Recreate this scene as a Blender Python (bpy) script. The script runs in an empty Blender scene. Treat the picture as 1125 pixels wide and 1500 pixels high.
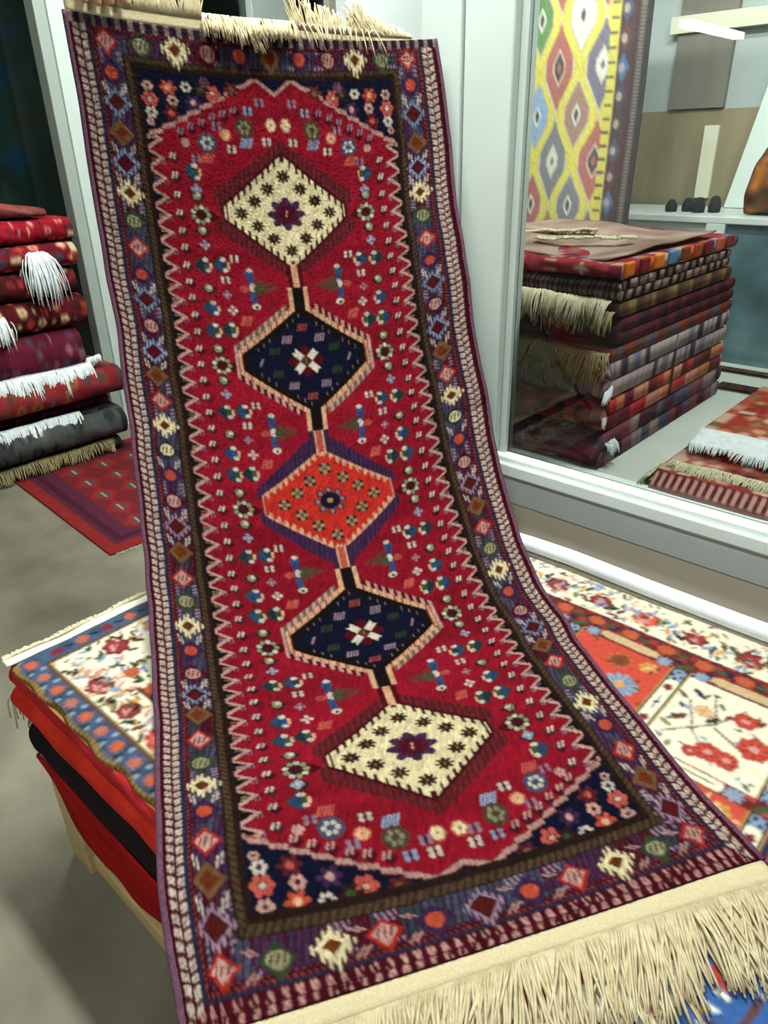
import bpy, math, random
import numpy as np
from mathutils import Vector, Matrix
random.seed(4); RNG = np.random.RandomState(7)
sc = bpy.context.scene
COL = sc.collection

# ------------------------------------------------------------------ helpers
def lin(c):
    c = np.asarray(c, float) / 255.0
    return np.where(c <= 0.04045, c / 12.92, ((c + 0.055) / 1.055) ** 2.4)
def tag(o, label, cat, group=None, kind=None):
    o['label'] = label; o['category'] = cat
    if group: o['group'] = group
    if kind: o['kind'] = kind
    return o
def struct(o): o['kind'] = 'structure'; return o
def thing(name, loc, label, cat, group=None):
    o = bpy.data.objects.new(name, None); COL.objects.link(o); o.location = loc
    o.empty_display_size = .05
    return tag(o, label, cat, group)
def mesh_obj(name, V, Fs, mat, parent=None, smooth=False, colors=None):
    me = bpy.data.meshes.new(name)
    V = np.asarray(V, np.float32).reshape(-1, 3)
    if isinstance(Fs, np.ndarray):
        n, k = Fs.shape
        me.vertices.add(len(V)); me.vertices.foreach_set('co', V.ravel())
        me.loops.add(n * k); me.loops.foreach_set('vertex_index', Fs.astype(np.int32).ravel())
        me.polygons.add(n); me.polygons.foreach_set('loop_start', np.arange(0, n * k, k, dtype=np.int32))
        me.polygons.foreach_set('loop_total', np.full(n, k, np.int32))
        me.update(calc_edges=True); me.validate()
    else:
        me.from_pydata([tuple(map(float, v)) for v in V], [], Fs); me.update()
    if smooth: me.polygons.foreach_set('use_smooth', np.ones(len(me.polygons), bool))
    if colors is not None:
        at = me.color_attributes.new('dye', 'FLOAT_COLOR', 'POINT')
        c4 = np.ones((len(V), 4), np.float32); c4[:, :3] = colors.reshape(-1, 3)
        at.data.foreach_set('color', c4.ravel())
    me.materials.append(mat)
    o = bpy.data.objects.new(name, me); COL.objects.link(o)
    if parent is not None:
        o.parent = parent; o.matrix_parent_inverse = Matrix.Translation(-Vector(parent.location))
    return o
class MB:
    def __init__(s): s.v = []; s.f = []
    def box(s, x0, x1, y0, y1, z0, z1):
        n = len(s.v)
        s.v += [(x0,y0,z0),(x1,y0,z0),(x1,y1,z0),(x0,y1,z0),(x0,y0,z1),(x1,y0,z1),(x1,y1,z1),(x0,y1,z1)]
        s.f += [[n+i for i in q] for q in ((3,2,1,0),(4,5,6,7),(0,1,5,4),(1,2,6,5),(2,3,7,6),(3,0,4,7))]
        return s
    def tube(s, pts, r, k=12, cap=True):
        n0 = len(s.v); pts = [Vector(p) for p in pts]
        rs = r if hasattr(r, '__len__') else [r] * len(pts)
        prev = None
        for i, p in enumerate(pts):
            t = (pts[min(i+1, len(pts)-1)] - pts[max(i-1, 0)]).normalized()
            a = prev if prev is not None else (Vector((0,0,1)) if abs(t.z) < .9 else Vector((1,0,0)))
            u = (a - t * a.dot(t)).normalized(); w = t.cross(u); prev = u
            for j in range(k):
                th = 2*math.pi*j/k
                s.v.append(tuple(p + (u*math.cos(th) + w*math.sin(th)) * rs[i]))
        for i in range(len(pts)-1):
            for j in range(k):
                a = n0+i*k+j; b = n0+i*k+(j+1) % k
                s.f.append([a, b, b+k, a+k])
        if cap:
            s.f.append([n0+j for j in range(k)][::-1]); s.f.append([n0+(len(pts)-1)*k+j for j in range(k)])
        return s
    def build(s, name, mat, parent=None, smooth=False, bevel=0):
        o = mesh_obj(name, s.v, s.f, mat, parent, smooth)
        if bevel:
            m = o.modifiers.new('bevel', 'BEVEL'); m.width = bevel; m.segments = 3; m.limit_method = 'ANGLE'
        return o

# ------------------------------------------------------------------ materials
def new_mat(name):
    m = bpy.data.materials.new(name); m.use_nodes = True
    nt = m.node_tree; b = nt.nodes['Principled BSDF']
    return m, nt, b
def N(nt, t, **kw):
    n = nt.nodes.new(t)
    for k, v in kw.items():
        if k in n.inputs: n.inputs[k].default_value = v
        else: setattr(n, k, v)
    return n
def rgb(c): return tuple(lin(c)) + (1,)
def textile(name, bump=.5, scale=900, rough=.95, sheen=.0):
    m, nt, b = new_mat(name)
    a = N(nt, 'ShaderNodeAttribute', attribute_name='dye')
    nz = N(nt, 'ShaderNodeTexNoise', Scale=scale, Detail=2.)
    tc = N(nt, 'ShaderNodeTexCoord'); nt.links.new(tc.outputs['Object'], nz.inputs['Vector'])
    mr = N(nt, 'ShaderNodeMapRange'); mr.inputs[3].default_value = .8; mr.inputs[4].default_value = 1.2
    nt.links.new(nz.outputs['Fac'], mr.inputs[0])
    mx = N(nt, 'ShaderNodeVectorMath', operation='MULTIPLY')
    nt.links.new(a.outputs['Color'], mx.inputs[0]); nt.links.new(mr.outputs[0], mx.inputs[1])
    nt.links.new(mx.outputs[0], b.inputs['Base Color'])
    bp = N(nt, 'ShaderNodeBump', Strength=bump, Distance=.001)
    nt.links.new(nz.outputs['Fac'], bp.inputs['Height']); nt.links.new(bp.outputs[0], b.inputs['Normal'])
    b.inputs['Roughness'].default_value = rough; b.inputs['Specular IOR Level'].default_value = .05
    b.inputs['Sheen Weight'].default_value = sheen; b.inputs['Sheen Roughness'].default_value = .5
    return m
def plain(name, c, c2=None, scale=8, rough=.5, spec=.5, bump=0, metal=0, stretch=(1,1,1), detail=4.):
    m, nt, b = new_mat(name)
    tc = N(nt, 'ShaderNodeTexCoord'); mp = N(nt, 'ShaderNodeMapping'); mp.inputs['Scale'].default_value = stretch
    nt.links.new(tc.outputs['Object'], mp.inputs[0])
    nz = N(nt, 'ShaderNodeTexNoise', Scale=scale, Detail=detail); nt.links.new(mp.outputs[0], nz.inputs['Vector'])
    cr = N(nt, 'ShaderNodeValToRGB')
    cr.color_ramp.elements[0].position = .3; cr.color_ramp.elements[1].position = .7
    cr.color_ramp.elements[0].color = rgb(c); cr.color_ramp.elements[1].color = rgb(c2 or [min(255, x*1.05) for x in c])
    nt.links.new(nz.outputs['Fac'], cr.inputs[0]); nt.links.new(cr.outputs[0], b.inputs['Base Color'])
    b.inputs['Roughness'].default_value = rough; b.inputs['Specular IOR Level'].default_value = spec
    b.inputs['Metallic'].default_value = metal
    if bump:
        bp = N(nt, 'ShaderNodeBump', Strength=bump, Distance=.002)
        nt.links.new(nz.outputs['Fac'], bp.inputs['Height']); nt.links.new(bp.outputs[0], b.inputs['Normal'])
    return m
def glass(name, tint=(1, 1, 1), refl=1.0):
    m = bpy.data.materials.new(name); m.use_nodes = True; nt = m.node_tree; nt.nodes.clear()
    out = N(nt, 'ShaderNodeOutputMaterial'); mx = N(nt, 'ShaderNodeMixShader')
    tr = N(nt, 'ShaderNodeBsdfTransparent'); tr.inputs[0].default_value = tint + (1,)
    gl = N(nt, 'ShaderNodeBsdfGlossy'); gl.inputs['Roughness'].default_value = .0
    fr = N(nt, 'ShaderNodeFresnel', IOR=1.5); mu = N(nt, 'ShaderNodeMath', operation='MULTIPLY'); mu.inputs[1].default_value = refl
    nt.links.new(fr.outputs[0], mu.inputs[0]); nt.links.new(mu.outputs[0], mx.inputs[0])
    nt.links.new(tr.outputs[0], mx.inputs[1]); nt.links.new(gl.outputs[0], mx.inputs[2]); nt.links.new(mx.outputs[0], out.inputs[0])
    return m
def emis(name, c, s):
    m, nt, b = new_mat(name)
    b.inputs['Base Color'].default_value = (.8, .8, .8, 1); b.inputs['Emission Color'].default_value = c + (1,)
    b.inputs['Emission Strength'].default_value = s
    return m
M_knot = textile('knotted_wool')
M_fold = textile('folded_wool', bump=.8, scale=500)
M_cotton = plain('cotton_fringe', (194, 182, 150), (168, 152, 118), scale=60, rough=.9, spec=.1, bump=.3)
M_cottonend = plain('cotton_end', (232, 228, 208), (220, 214, 190), scale=200, rough=.9, spec=.1, bump=.4)
M_cottonband = plain('cotton_band', (190, 178, 144), (178, 164, 130), scale=300, rough=.9, spec=.1, bump=.4)
M_white_fr = plain('white_fringe', (226, 232, 232), (205, 212, 214), scale=70, rough=.9, spec=.1, bump=.3)
M_cream_fr = plain('cream_fringe', (214, 208, 178), (190, 182, 146), scale=80, rough=.9, spec=.1)
M_olive_fr = plain('olive_fringe', (170, 160, 118), (140, 128, 90), scale=80, rough=.9, spec=.1)
M_mauve = plain('mauve_wool', (96, 66, 82), (74, 46, 62), scale=120, rough=.9, spec=.1, stretch=(1, 1, 3))
M_pvc = plain('white_frame', (226, 236, 230), (218, 229, 222), scale=3, rough=.35)
M_post = plain('window_post_paint', (196, 208, 201), (188, 200, 193), scale=3, rough=.4)
M_pvc2 = plain('grey_frame', (150, 160, 152), (160, 170, 162), scale=3, rough=.4)
M_groove = plain('rubber_seal', (60, 66, 64), rough=.7)
M_floor = plain('concrete_floor', (106, 101, 86), (132, 127, 110), scale=5, rough=.75, spec=.25, bump=.15, detail=8.)
M_wall = plain('painted_wall', (182, 190, 188), (172, 180, 178), scale=2, rough=.8)
M_beige = plain('beige_panel', (226, 220, 194), (234, 230, 208), scale=2.2, rough=.6, stretch=(1, 1, 5))
M_brown = plain('brown_wainscot', (132, 118, 90), (156, 142, 114), scale=3, rough=.5, stretch=(4, 1, .6))
M_shelf = plain('shelf_board', (196, 202, 194), (188, 194, 184), scale=3, rough=.5)
M_wood = plain('pine_wood', (196, 172, 120), (176, 150, 98), scale=6, rough=.6, stretch=(1, 8, 8))
M_glass = glass('window_glass', (.93, .96, .95), 1.0)
M_darkglass = glass('dark_window_glass', (.82, .88, .85), 1.0)
M_tube = plain('white_plastic', (228, 236, 244), (220, 228, 236), scale=2, rough=.3)
M_lamp = emis('lamp_diffuser', (.93, 1., .97), 22.)
M_lampwhite = plain('lamp_body', (220, 220, 220), rough=.5)
M_dark = plain('dark_wall', (34, 40, 38), (44, 50, 46), scale=2, rough=.6)
M_cab = plain('cabinet_white', (204, 210, 204), rough=.4)
M_skin = plain('skin', (206, 150, 128), (196, 138, 116), scale=20, rough=.55)
M_sleeve = plain('dark_sleeve', (26, 32, 36), (34, 40, 44), scale=30, rough=.9)
# ------------------------------------------------------------------ the held runner
RL = [(-1.5926,0.9108,1.6624),(-1.5891,0.9105,1.598),(-1.5834,0.909,1.5461),(-1.5783,0.9052,1.4877),(-1.5725,0.8999,1.4304),(-1.5653,0.8937,1.3718),(-1.5558,0.887,1.3161),(-1.5437,0.8797,1.2638),(-1.5299,0.8691,1.2083),(-1.5123,0.8608,1.1582),(-1.4923,0.8503,1.1038),(-1.4723,0.8351,1.0515),(-1.4502,0.8195,1.0042),(-1.4241,0.8044,0.9547),(-1.3961,0.7886,0.9075),(-1.3686,0.768,0.8623),(-1.3374,0.7485,0.8168),(-1.3041,0.7276,0.7716),(-1.2698,0.7048,0.7304),(-1.2313,0.6826,0.6902),(-1.1923,0.6555,0.6541),(-1.1505,0.6312,0.6267),(-1.1068,0.6024,0.6017),(-1.06,0.5737,0.5809),(-1.0128,0.544,0.5676),(-0.9657,0.5155,0.5632),(-0.9171,0.4878,0.5626),(-0.8668,0.4553,0.5595),(-0.8182,0.4248,0.5628),(-0.7711,0.3959,0.5712),(-0.7224,0.3665,0.5771),(-0.6744,0.3357,0.5806),(-0.6234,0.3036,0.5767),(-0.5686,0.2725,0.5662),(-0.5157,0.245,0.5569)]
RR = [(-1.3255,1.5403,1.6418),(-1.3113,1.5358,1.5803),(-1.2978,1.5297,1.5192),(-1.2824,1.5241,1.4554),(-1.2694,1.5137,1.4029),(-1.2538,1.5029,1.3483),(-1.2358,1.4919,1.2964),(-1.2141,1.4819,1.2444),(-1.1948,1.4693,1.1954),(-1.1737,1.4575,1.1465),(-1.1548,1.4429,1.0976),(-1.1332,1.4276,1.0441),(-1.1076,1.4128,0.9927),(-1.0793,1.3972,0.9422),(-1.0505,1.3807,0.8975),(-1.0235,1.3608,0.8539),(-0.9938,1.34,0.8082),(-0.9601,1.3191,0.7626),(-0.9262,1.2973,0.7237),(-0.8876,1.2742,0.6844),(-0.8487,1.2495,0.6509),(-0.8087,1.2221,0.6206),(-0.7641,1.1947,0.5941),(-0.7172,1.1651,0.5702),(-0.6671,1.1382,0.556),(-0.6194,1.1113,0.5503),(-0.5758,1.0781,0.5437),(-0.5305,1.0487,0.5451),(-0.48,1.0178,0.5431),(-0.4279,0.9872,0.5422),(-0.376,0.9565,0.5421),(-0.3248,0.9244,0.5407),(-0.273,0.8926,0.5384),(-0.2198,0.8625,0.5369),(-0.1698,0.835,0.5394)]
RL = np.array(RL); RR = np.array(RR)
def rail(A, b):
    n = len(A)-1; b = np.asarray(b, float); bc = np.clip(b, 0, n); i = np.minimum(bc.astype(int), n-1); f = (bc-i)[..., None]
    p0 = A[np.maximum(i-1, 0)]; p1 = A[i]; p2 = A[i+1]; p3 = A[np.minimum(i+2, n)]
    r = .5*((2*p1)+(-p0+p2)*f+(2*p0-5*p1+4*p2-p3)*f*f+(-p0+3*p1-3*p2+p3)*f**3)
    r = r + np.where(b < 0, b, 0)[..., None]*(A[1]-A[0])*.95
    tl = (A[n]-A[n-2])/2
    r = r + np.where(b > n, b-n, 0)[..., None]*tl
    return r
def rugP(a, b):
    a = np.asarray(a, float); b = np.asarray(b, float)
    al = np.interp(b, [-.6, 4, 10, 17, 22, 28, 32, 34.7], [.97, 1.05, .99, .98, 1.0, .97, .86, .72])
    ar = np.interp(b, [-.6, 2, 10, 15, 21, 26, 29, 34.7], [1.2, 1.3, 1.37, 1.33, 1.13, 1.08, .97, .9])
    b = np.where(b > 34, 34+(b-34)*(1+.45*((a-4.6)/6.2)**2), b)
    a = np.where(a < 0, a*al/1.15, np.where(a > 10, 10+(a-10)*ar/1.17, a)); t = a/10
    be = b + (.25+.6*np.sin(np.pi*np.clip(b, 0, 34)/34))*4*t*(1-t)
    p = rail(RL, be)*(1-t)[..., None] + rail(RR, be)*t[..., None]
    curl = .030*np.clip((a-6)/5.2, 0, 1)**1.5*np.clip((15-b)/15, 0, 1)**.6      # the free upper right edge curls forward
    eye = np.array([0, 0, 1.45]); return p+(eye-p)*curl[..., None]
def rugN(a, b):
    h = .05; du = rugP(a+h, b)-rugP(a-h, b); dv = rugP(a, b+h)-rugP(a, b-h)
    n = np.cross(dv, du); n /= np.linalg.norm(n, axis=-1, keepdims=True)
    return n      # faces the viewer side
A0, A1, B0, B1 = -1.13, 11.17, -.56, 34.74
NA, NB = 410, 1000
av = np.linspace(A0, A1, NA); bv = np.linspace(B0, B1, NB)
AA, BB = np.meshgrid(av, bv)
def smooth_noise(shape, cells, seed):
    r = np.random.RandomState(seed); g = r.rand(cells[0]+2, cells[1]+2)
    y = np.linspace(0, cells[0], shape[0]); x = np.linspace(0, cells[1], shape[1])
    yi = y.astype(int); xi = x.astype(int); fy = (y-yi)[:, None]; fx = (x-xi)[None, :]
    fy = fy*fy*(3-2*fy); fx = fx*fx*(3-2*fx)
    g00 = g[np.ix_(yi, xi)]; g01 = g[np.ix_(yi, xi+1)]; g10 = g[np.ix_(yi+1, xi)]; g11 = g[np.ix_(yi+1, xi+1)]
    return (g00*(1-fx)+g01*fx)*(1-fy)+(g10*(1-fx)+g11*fx)*fy
P_ = dict(red=(158,18,34), dred=(96,12,26), mar=(84,14,30), navy=(16,20,44), blk=(24,18,18), cream=(250,232,182), pink=(214,160,150),
  white=(222,208,192), slate=(70,82,106), teal=(40,62,74), purp=(74,44,82), blue=(54,84,130), lblue=(150,170,200), orange=(206,84,58), brown=(84,52,34),
  dbrown=(56,32,24), tan=(134,96,60), olive=(150,142,108), coral=(206,92,80), rope=(86,68,50), scar=(214,52,42), grn=(66,84,56), hal=(104,34,40), gold=(216,150,60), mauve=(116,72,94), lil=(160,130,150), peach=(236,180,140))
P_ = {k: lin(v) for k, v in P_.items()}; P_['red'] = lin((156, 22, 42))
class Canvas:
    """colour per knot; x along columns, y along rows"""
    def __init__(s, xs, ys, base):
        s.xs, s.ys = xs, ys; s.X, s.Y = np.meshgrid(xs, ys); s.C = np.empty(s.X.shape+(3,)); s.C[:] = base
        s.dx = xs[1]-xs[0]; s.dy = ys[1]-ys[0]
    def fill(s, mask, c): s.C[mask] = c
    def win(s, x, y, rx, ry):
        i0 = max(0, int((x-rx-s.xs[0])/s.dx)); i1 = min(len(s.xs), int((x+rx-s.xs[0])/s.dx)+2)
        j0 = max(0, int((y-ry-s.ys[0])/s.dy)); j1 = min(len(s.ys), int((y+ry-s.ys[0])/s.dy)+2)
        if i1 <= i0 or j1 <= j0: return None
        return (slice(j0, j1), slice(i0, i1))
    def shape(s, x, y, rx, ry, fn, c):
        w = s.win(x, y, rx, ry)
        if w is None: return
        u = (s.X[w]-x)/rx; v = (s.Y[w]-y)/ry; m = fn(u, v); sub = s.C[w]; sub[m] = c
    def disc(s, x, y, rx, ry, c): s.shape(x, y, rx, ry, lambda u, v: u*u+v*v < 1, c)
    def rhomb(s, x, y, rx, ry, c): s.shape(x, y, rx, ry, lambda u, v: abs(u)+abs(v) < 1, c)
    def rect(s, x, y, rx, ry, c): s.shape(x, y, rx, ry, lambda u, v: (abs(u) < 1) & (abs(v) < 1), c)
    def star(s, x, y, rx, ry, c, n=8, inner=.55, ph=0):
        def fn(u, v):
            th = np.arctan2(v, u); r = np.hypot(u, v)
            return r < inner+(1-inner)*np.abs(np.cos(th*n/2+ph))
        s.shape(x, y, rx, ry, fn, c)
    def line(s, x0, y0, x1, y1, w, c):
        cx, cy = (x0+x1)/2, (y0+y1)/2; rx, ry = abs(x1-x0)/2+w, abs(y1-y0)/2+w; W = s.win(cx, cy, rx, ry)
        if W is None: return
        X = s.X[W]; Y = s.Y[W]; L2 = (x1-x0)**2+(y1-y0)**2+1e-12
        t = np.clip(((X-x0)*(x1-x0)+(Y-y0)*(y1-y0))/L2, 0, 1)
        m = np.hypot(X-x0-t*(x1-x0), Y-y0-t*(y1-y0)) < w/2; sub = s.C[W]; sub[m] = c
    def stamp(s, x, y, rows, pal, cw, ch, flip=False):
        h = len(rows); w = len(rows[0])
        for j, r in enumerate(rows):
            if flip: r = r[::-1]
            for i, ch_ in enumerate(r):
                if ch_ in '. ': continue
                s.rect(x+(i-(w-1)/2)*cw, y+(j-(h-1)/2)*ch, cw*.52, ch*.52, pal[ch_])
DIM = .41
def hero_colors():
    cv = Canvas(av, bv, P_['red']); C = cv.C; X = np.abs(AA-5); e = np.minimum(BB, 34-BB)
    top = BB < 17
    ap = np.minimum(AA, 10-AA); bp = np.minimum(BB-.15, 33.85-BB)
    cb = np.where(bp > 0, bp*np.where(BB < 17, 1.3, .75), bp*1.12); m = np.minimum(ap, cb); side = ap < cb
    s_ = np.where(side, BB, AA*1.12)
    # field with woven abrash
    ab = smooth_noise(AA.shape, (70, 3), 3)
    C[:] = P_['red'][None, None]*(0.78+.42*ab[..., None])
    # navy ends beyond the stepped slopes
    eb_top = np.where(ap < 4.4, 2.9+(ap-.8)/3.6*(.72-2.9), .72+(ap-4.4)/.6*.5)
    eb_bot = np.where(ap < 4.4, 2.96+(ap-.8)/3.6*(1.08-2.96), 1.08+(ap-4.4)/.6*.26)
    eb = np.where(top, eb_top, eb_bot)
    tooth = np.where(ap < 4.1, .055*(1-2*((ap*2.4) % 1)), 0)
    eb = eb - tooth
    endz = (e < eb) & (m > .6)
    C[endz] = P_['navy']
    for k in range(26):
        pass
    # lateral zigzag
    per = .65; ph = ((BB-10.13)/per+.5) % 1-.5           # 0 at inner tip
    azl = 1.12-.44*np.abs(ph)*2
    hook = ((BB-10.13)/per) % 1
    azl = np.where(hook < .6, 1.15-.46*hook/.6, .69+.46*(hook-.6)/.4)
    zone = (e > eb-.1) & (m > .6)
    C[zone & (ap < azl)] = P_['blk']
    # little hatched triangles outside the zigzag
    kz = np.floor((BB-10.13)/per).astype(int)
    pal = np.array([P_['pink']*.7, P_['blk'], P_['olive']*.8, P_['blk'], P_['coral']*.7, P_['lil']*.8, P_['blk']])
    tri = zone & (ap < azl-.06) & (ap > .82) & (np.sin(BB*60) > -.2)
    C[tri] = pal[kz % 7][tri]
    C[zone & (np.abs(ap-azl) < .085)] = P_['pink']
    C[zone & (ap > azl+.085) & (ap < azl+.15)] = P_['dred']
    # stepped pink line at the ends
    ln = (m > .66) & (np.abs(e-eb) < .1)
    C[ln] = P_['pink']*.85; C[ln & (np.abs(e-eb) > .075)] = P_['hal']
    # dashes row alongside the zigzag and along the slopes
    def dash(x, y, c1='cream', c2='mar'):
        for sx in (x, 10-x):
            if c2: cv.rhomb(sx+.05 if sx < 5 else sx-.05, y+.1, .17, .19, P_[c2]*.8+P_['navy']*.3)
            for d in (-.055, .055):
                cv.line(sx+d-.025, y+.07, sx+d+.03, y-.09, .062, P_[c1])
    k = -30
    while True:
        y = 9.35+per*k; k += 1
        if y < 3.2: continue
        if y > 30.9: break
        dash(1.46, y, 'white', 'mar' if k % 2 else 'hal')
        for sx in (1.17, 8.83):
            for d in (-.04, .04): cv.line(sx+d, y+.33, sx+d, y+.2, .035, P_['lil']*.8)
    for (x, y) in [(1.78,2.77),(2.12,2.56),(2.47,2.40),(2.84,2.20),(3.18,2.07),(3.55,1.92)]:
        dash(x, 34-y, 'pink', 'dred'); dash(x, y-.12, 'lil', 'dred')
    def sym(fn, x, y, *a, **k):
        fn(x, y, *a, **k); fn(10-x, y, *a, **k)
    def flower4(x, y, r, c, cc, ry=None):
        ry = ry or r*1.15
        for sx in (x, 10-x):
            for dx, dy in ((1, 0), (-1, 0), (0, 1), (0, -1)):
                cv.disc(sx+dx*r*.62, y+dy*ry*.62, r*.36, ry*.36, P_[c])
            cv.disc(sx, y, r*.2, ry*.2, P_[cc])
    def pair(x, y, c='white'):
        for sx in (x, 10-x):
            for d in (-.09, .09):
                for q in (-.07, .07): cv.disc(sx+d, y+q, .06, .075, P_[c]*.9)
            cv.rect(sx, y, .02, .1, P_['navy'])
    def butterfly(x, y, c='blue', c2='olive', half=True):
        for sx, sg in ((x, 1), (10-x, -1)):
            cv.rhomb(sx-.04*sg, y, .3, .36, P_['grn']*.5+P_['mar']*.4)
            cv.shape(sx-.08*sg, y, .2, .28, lambda u, v: (u*sg > -1+abs(v)*1.2) & (u*sg < .6), P_[c]*.8)
            cv.disc(sx+.1*sg, y+.02, .12, .14, P_[c2])
            cv.disc(sx+.04*sg, y-.2, .1, .08, P_['white'])
            cv.disc(sx+.1*sg, y+.2, .09, .08, P_['white'])
            cv.rect(sx+.2*sg, y+.02, .04, .12, P_['peach'])
    def leafy(x, y, c='grn'):
        for sx, sg in ((x, 1), (10-x, -1)):
            cv.rhomb(sx, y, .26, .26, P_['dbrown']); cv.disc(sx-.02*sg, y-.03, .13, .16, P_['olive']); cv.disc(sx+.02*sg, y-.07, .08, .08, P_['white'])
    def ring(x, y):
        for sx, sg in ((x, 1), (10-x, -1)):
            cv.shape(sx+.3*sg, y+.05, .35, .3, lambda u, v: (abs(v) < .9-u*sg) & (abs(v) < .6+u*sg), P_['dred']*.9)
            cv.disc(sx, y, .34, .37, P_['dbrown'])
            for j in range(9):
                th = j*2*math.pi/9; cv.disc(sx+.25*math.cos(th), y+.28*math.sin(th), .075, .085, P_['white'] if j % 2 else P_['olive']*1.2)
            cv.disc(sx, y, .11, .12, P_['mar'])
    def oval(x, y, c, c2, rx=.3, ry=.33):
        for sx in (x, 10-x):
            cv.disc(sx, y, rx, ry, P_[c])
            for j in range(6):
                th = j*math.pi/3; cv.disc(sx+rx*.5*math.cos(th), y+ry*.5*math.sin(th), .06, .08, P_[c2])
    def blob(x, y, c, rx=.16, ry=.15):
        for sx in (x, 10-x):
            for j in range(5): cv.line(sx-rx+rx*.5*j-.04, y+ry, sx-rx+rx*.5*j+.06, y-ry, .06, P_[c])
    def bird(x, y, fl=1):
        for sx, sg in ((x, 1), (10-x, -1)):
            cv.shape(sx+.45*sg, y, .5, .5, lambda u, v: (abs(v) < (.9-u*sg)*.5) & (u*sg > -.6) , P_['grn']*.55+P_['red']*.35)
            cv.disc(sx-.02*sg, y-.55, .15, .2, P_['blue']); cv.disc(sx, y-.72, .1, .09, P_['white'])
            cv.line(sx-.02*sg, y-.4, sx+.02*sg, y, .2, P_['blue']*.8)
            cv.disc(sx-.25*sg, y+.05, .16, .14, P_['coral']*.8); cv.disc(sx+.02*sg, y, .1, .18, P_['white'])
            cv.disc(sx+.18*sg, y+.05, .12, .16, P_['grn'])
            cv.line(sx-.02*sg, y+.25, sx+.03*sg, y+.6, .2, P_['blue']); cv.disc(sx+.06*sg, y+.75, .15, .12, P_['white'])
            cv.disc(sx+.06*sg, y+.78, .05, .06, P_['navy'])
    MC = [5.3, 11.15, 17, 22.85, 28.7]
    # vines either side
    for i, mc in enumerate(MC):
        leafy(2.1, mc-.5); ring(2.14, mc+.15); leafy(2.12, mc+.78)
        if i < 4:
            flower4(2.12, mc+1.3, .17, 'lblue', 'white')
            butterfly(2.03, mc+2.05, 'teal', 'grn'); butterfly(2.6, mc+2.0, 'blue', 'teal')
            leafy(2.06, mc+3.0); butterfly(2.06, mc+3.75, 'blue', 'blue')
            butterfly(2.03, mc+4.6, 'blue', 'grn'); butterfly(2.58, mc+4.55, 'teal', 'grn')
            flower4(2.62, mc+3.2, .15, 'lil', 'white'); flower4(2.72, mc+3.8, .17, 'white', 'lblue')
            pair(2.64, mc+2.6); pair(3.02, mc+1.75)
            blob(3.12, mc+4.2, 'coral', .14, .16)
            bird(3.47, mc+2.9)
    for bot in (0, 1):
        Y = lambda y: y if not bot else 34-y
        butterfly(2.07, Y(3.95), 'blue', 'grn'); blob(2.55, Y(3.46), 'coral'); oval(2.59, Y(2.92), 'slate', 'white')
        pair(3.36, Y(3.07), 'white'); oval(3.2, Y(2.6), 'coral', 'peach', .2, .2); blob(3.86, Y(2.82), 'lblue'); oval(3.85, Y(2.33), 'rope', 'olive', .3, .33)
        pair(4.03, Y(1.8), 'lblue'); pair(4.55, Y(2.75) if not bot else Y(1.75)); oval(4.75, Y(2.2), 'coral', 'cream', .2, .24)
        pair(4.45, Y(1.5) if not bot else Y(2.1), 'lil'); pair(2.2, Y(3.25) if bot else Y(3.5), 'lil'); pair(2.95, Y(2.05)+(.3 if not bot else -.3), 'lil')
        flower4(2.1, Y(4.55), .17, 'lblue', 'white'); oval(1.9, Y(3.0), 'hal', 'pink', .16, .16)
    # medallions
    def med(mc, kind):
        o = BB-mc; ao = np.abs(o)
        w = (X < 3) & (ao < 3.2)
        sgn = np.where(AA > 5, 1, -1)*np.where(o > 0, 1, -1)
        sstep = X*4.6        # hook coordinate along the slanted sides
        tooth = (sstep % 1)
        if kind == 'M1': hw, flat, hgt = 2.08, .22, 2.1
        elif kind == 'M2': hw, flat, hgt = 2.1, .32, 2.1
        else: hw, flat, hgt = 2.14, .34, 2.02
        def hexd(k):      # distance like measure grown by k
            slope = (hgt-flat)/hw
            return (ao < hgt+k*1.15-X*slope) & (X < hw+k*.6)
        if kind == 'M1':
            halo = (ao < 2.62-.79*X) & (X < 2.36) & ~((X > 2.22) & (ao < .26)) & w; C[halo] = P_['hal']*(.8+.5*(np.sin(AA*38+o*3) > .1))[halo][:, None]
            C[hexd(.12) & w] = P_['blk']*.6+P_['dred']*.5
            ed = hexd(.0) & w; C[ed & (tooth > .38)] = P_['cream']
            inn = hexd(-.2) & w; C[inn] = P_['cream']
        if kind == 'M2':
            hk = hexd(.5) & ~hexd(.2) & w & (X > .45); C[hk & (tooth > .5)] = P_['pink']
            up = (o < 0) & (AA < 5) | (o > 0) & (AA > 5)
            C[hk & (tooth <= .5)] = P_['mar']
            C[hk & up & (tooth <= .5)] = P_['olive']*.55
            C[hexd(.26) & w] = P_['peach']; C[hexd(.26) & w & (tooth > .8)] = P_['coral']*.7
            C[hexd(.06) & w] = P_['blk']; C[hexd(-.14) & w & ((tooth > .3) & (tooth < .4)) & (ao > .2)] = P_['lil']*.8
            C[hexd(-.27) & w] = P_['navy']
        if kind == 'M3':
            hal = (ao < 2.98-.97*X) & (ao < 2.55) & (X < 2.37) & (X > .2) & ~((X > 2.2) & (ao < .3)) & w; C[hal] = (P_['purp']*np.where(np.sin(AA*40+o*4) > .3, 1.1, .7)[..., None])[hal]
            C[hexd(.12) & w] = P_['peach']; C[hexd(.12) & w & (tooth > .75) ] = P_['coral']
            C[hexd(.0) & w & (tooth > .4)] = P_['scar']; C[hexd(-.12) & w] = P_['scar']
        spots = [(0,-1.34),(.57,-.9),(1.04,-.45),(1.53,0.02),(1.03,.48),(.56,.97),(0,1.44)]
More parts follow.
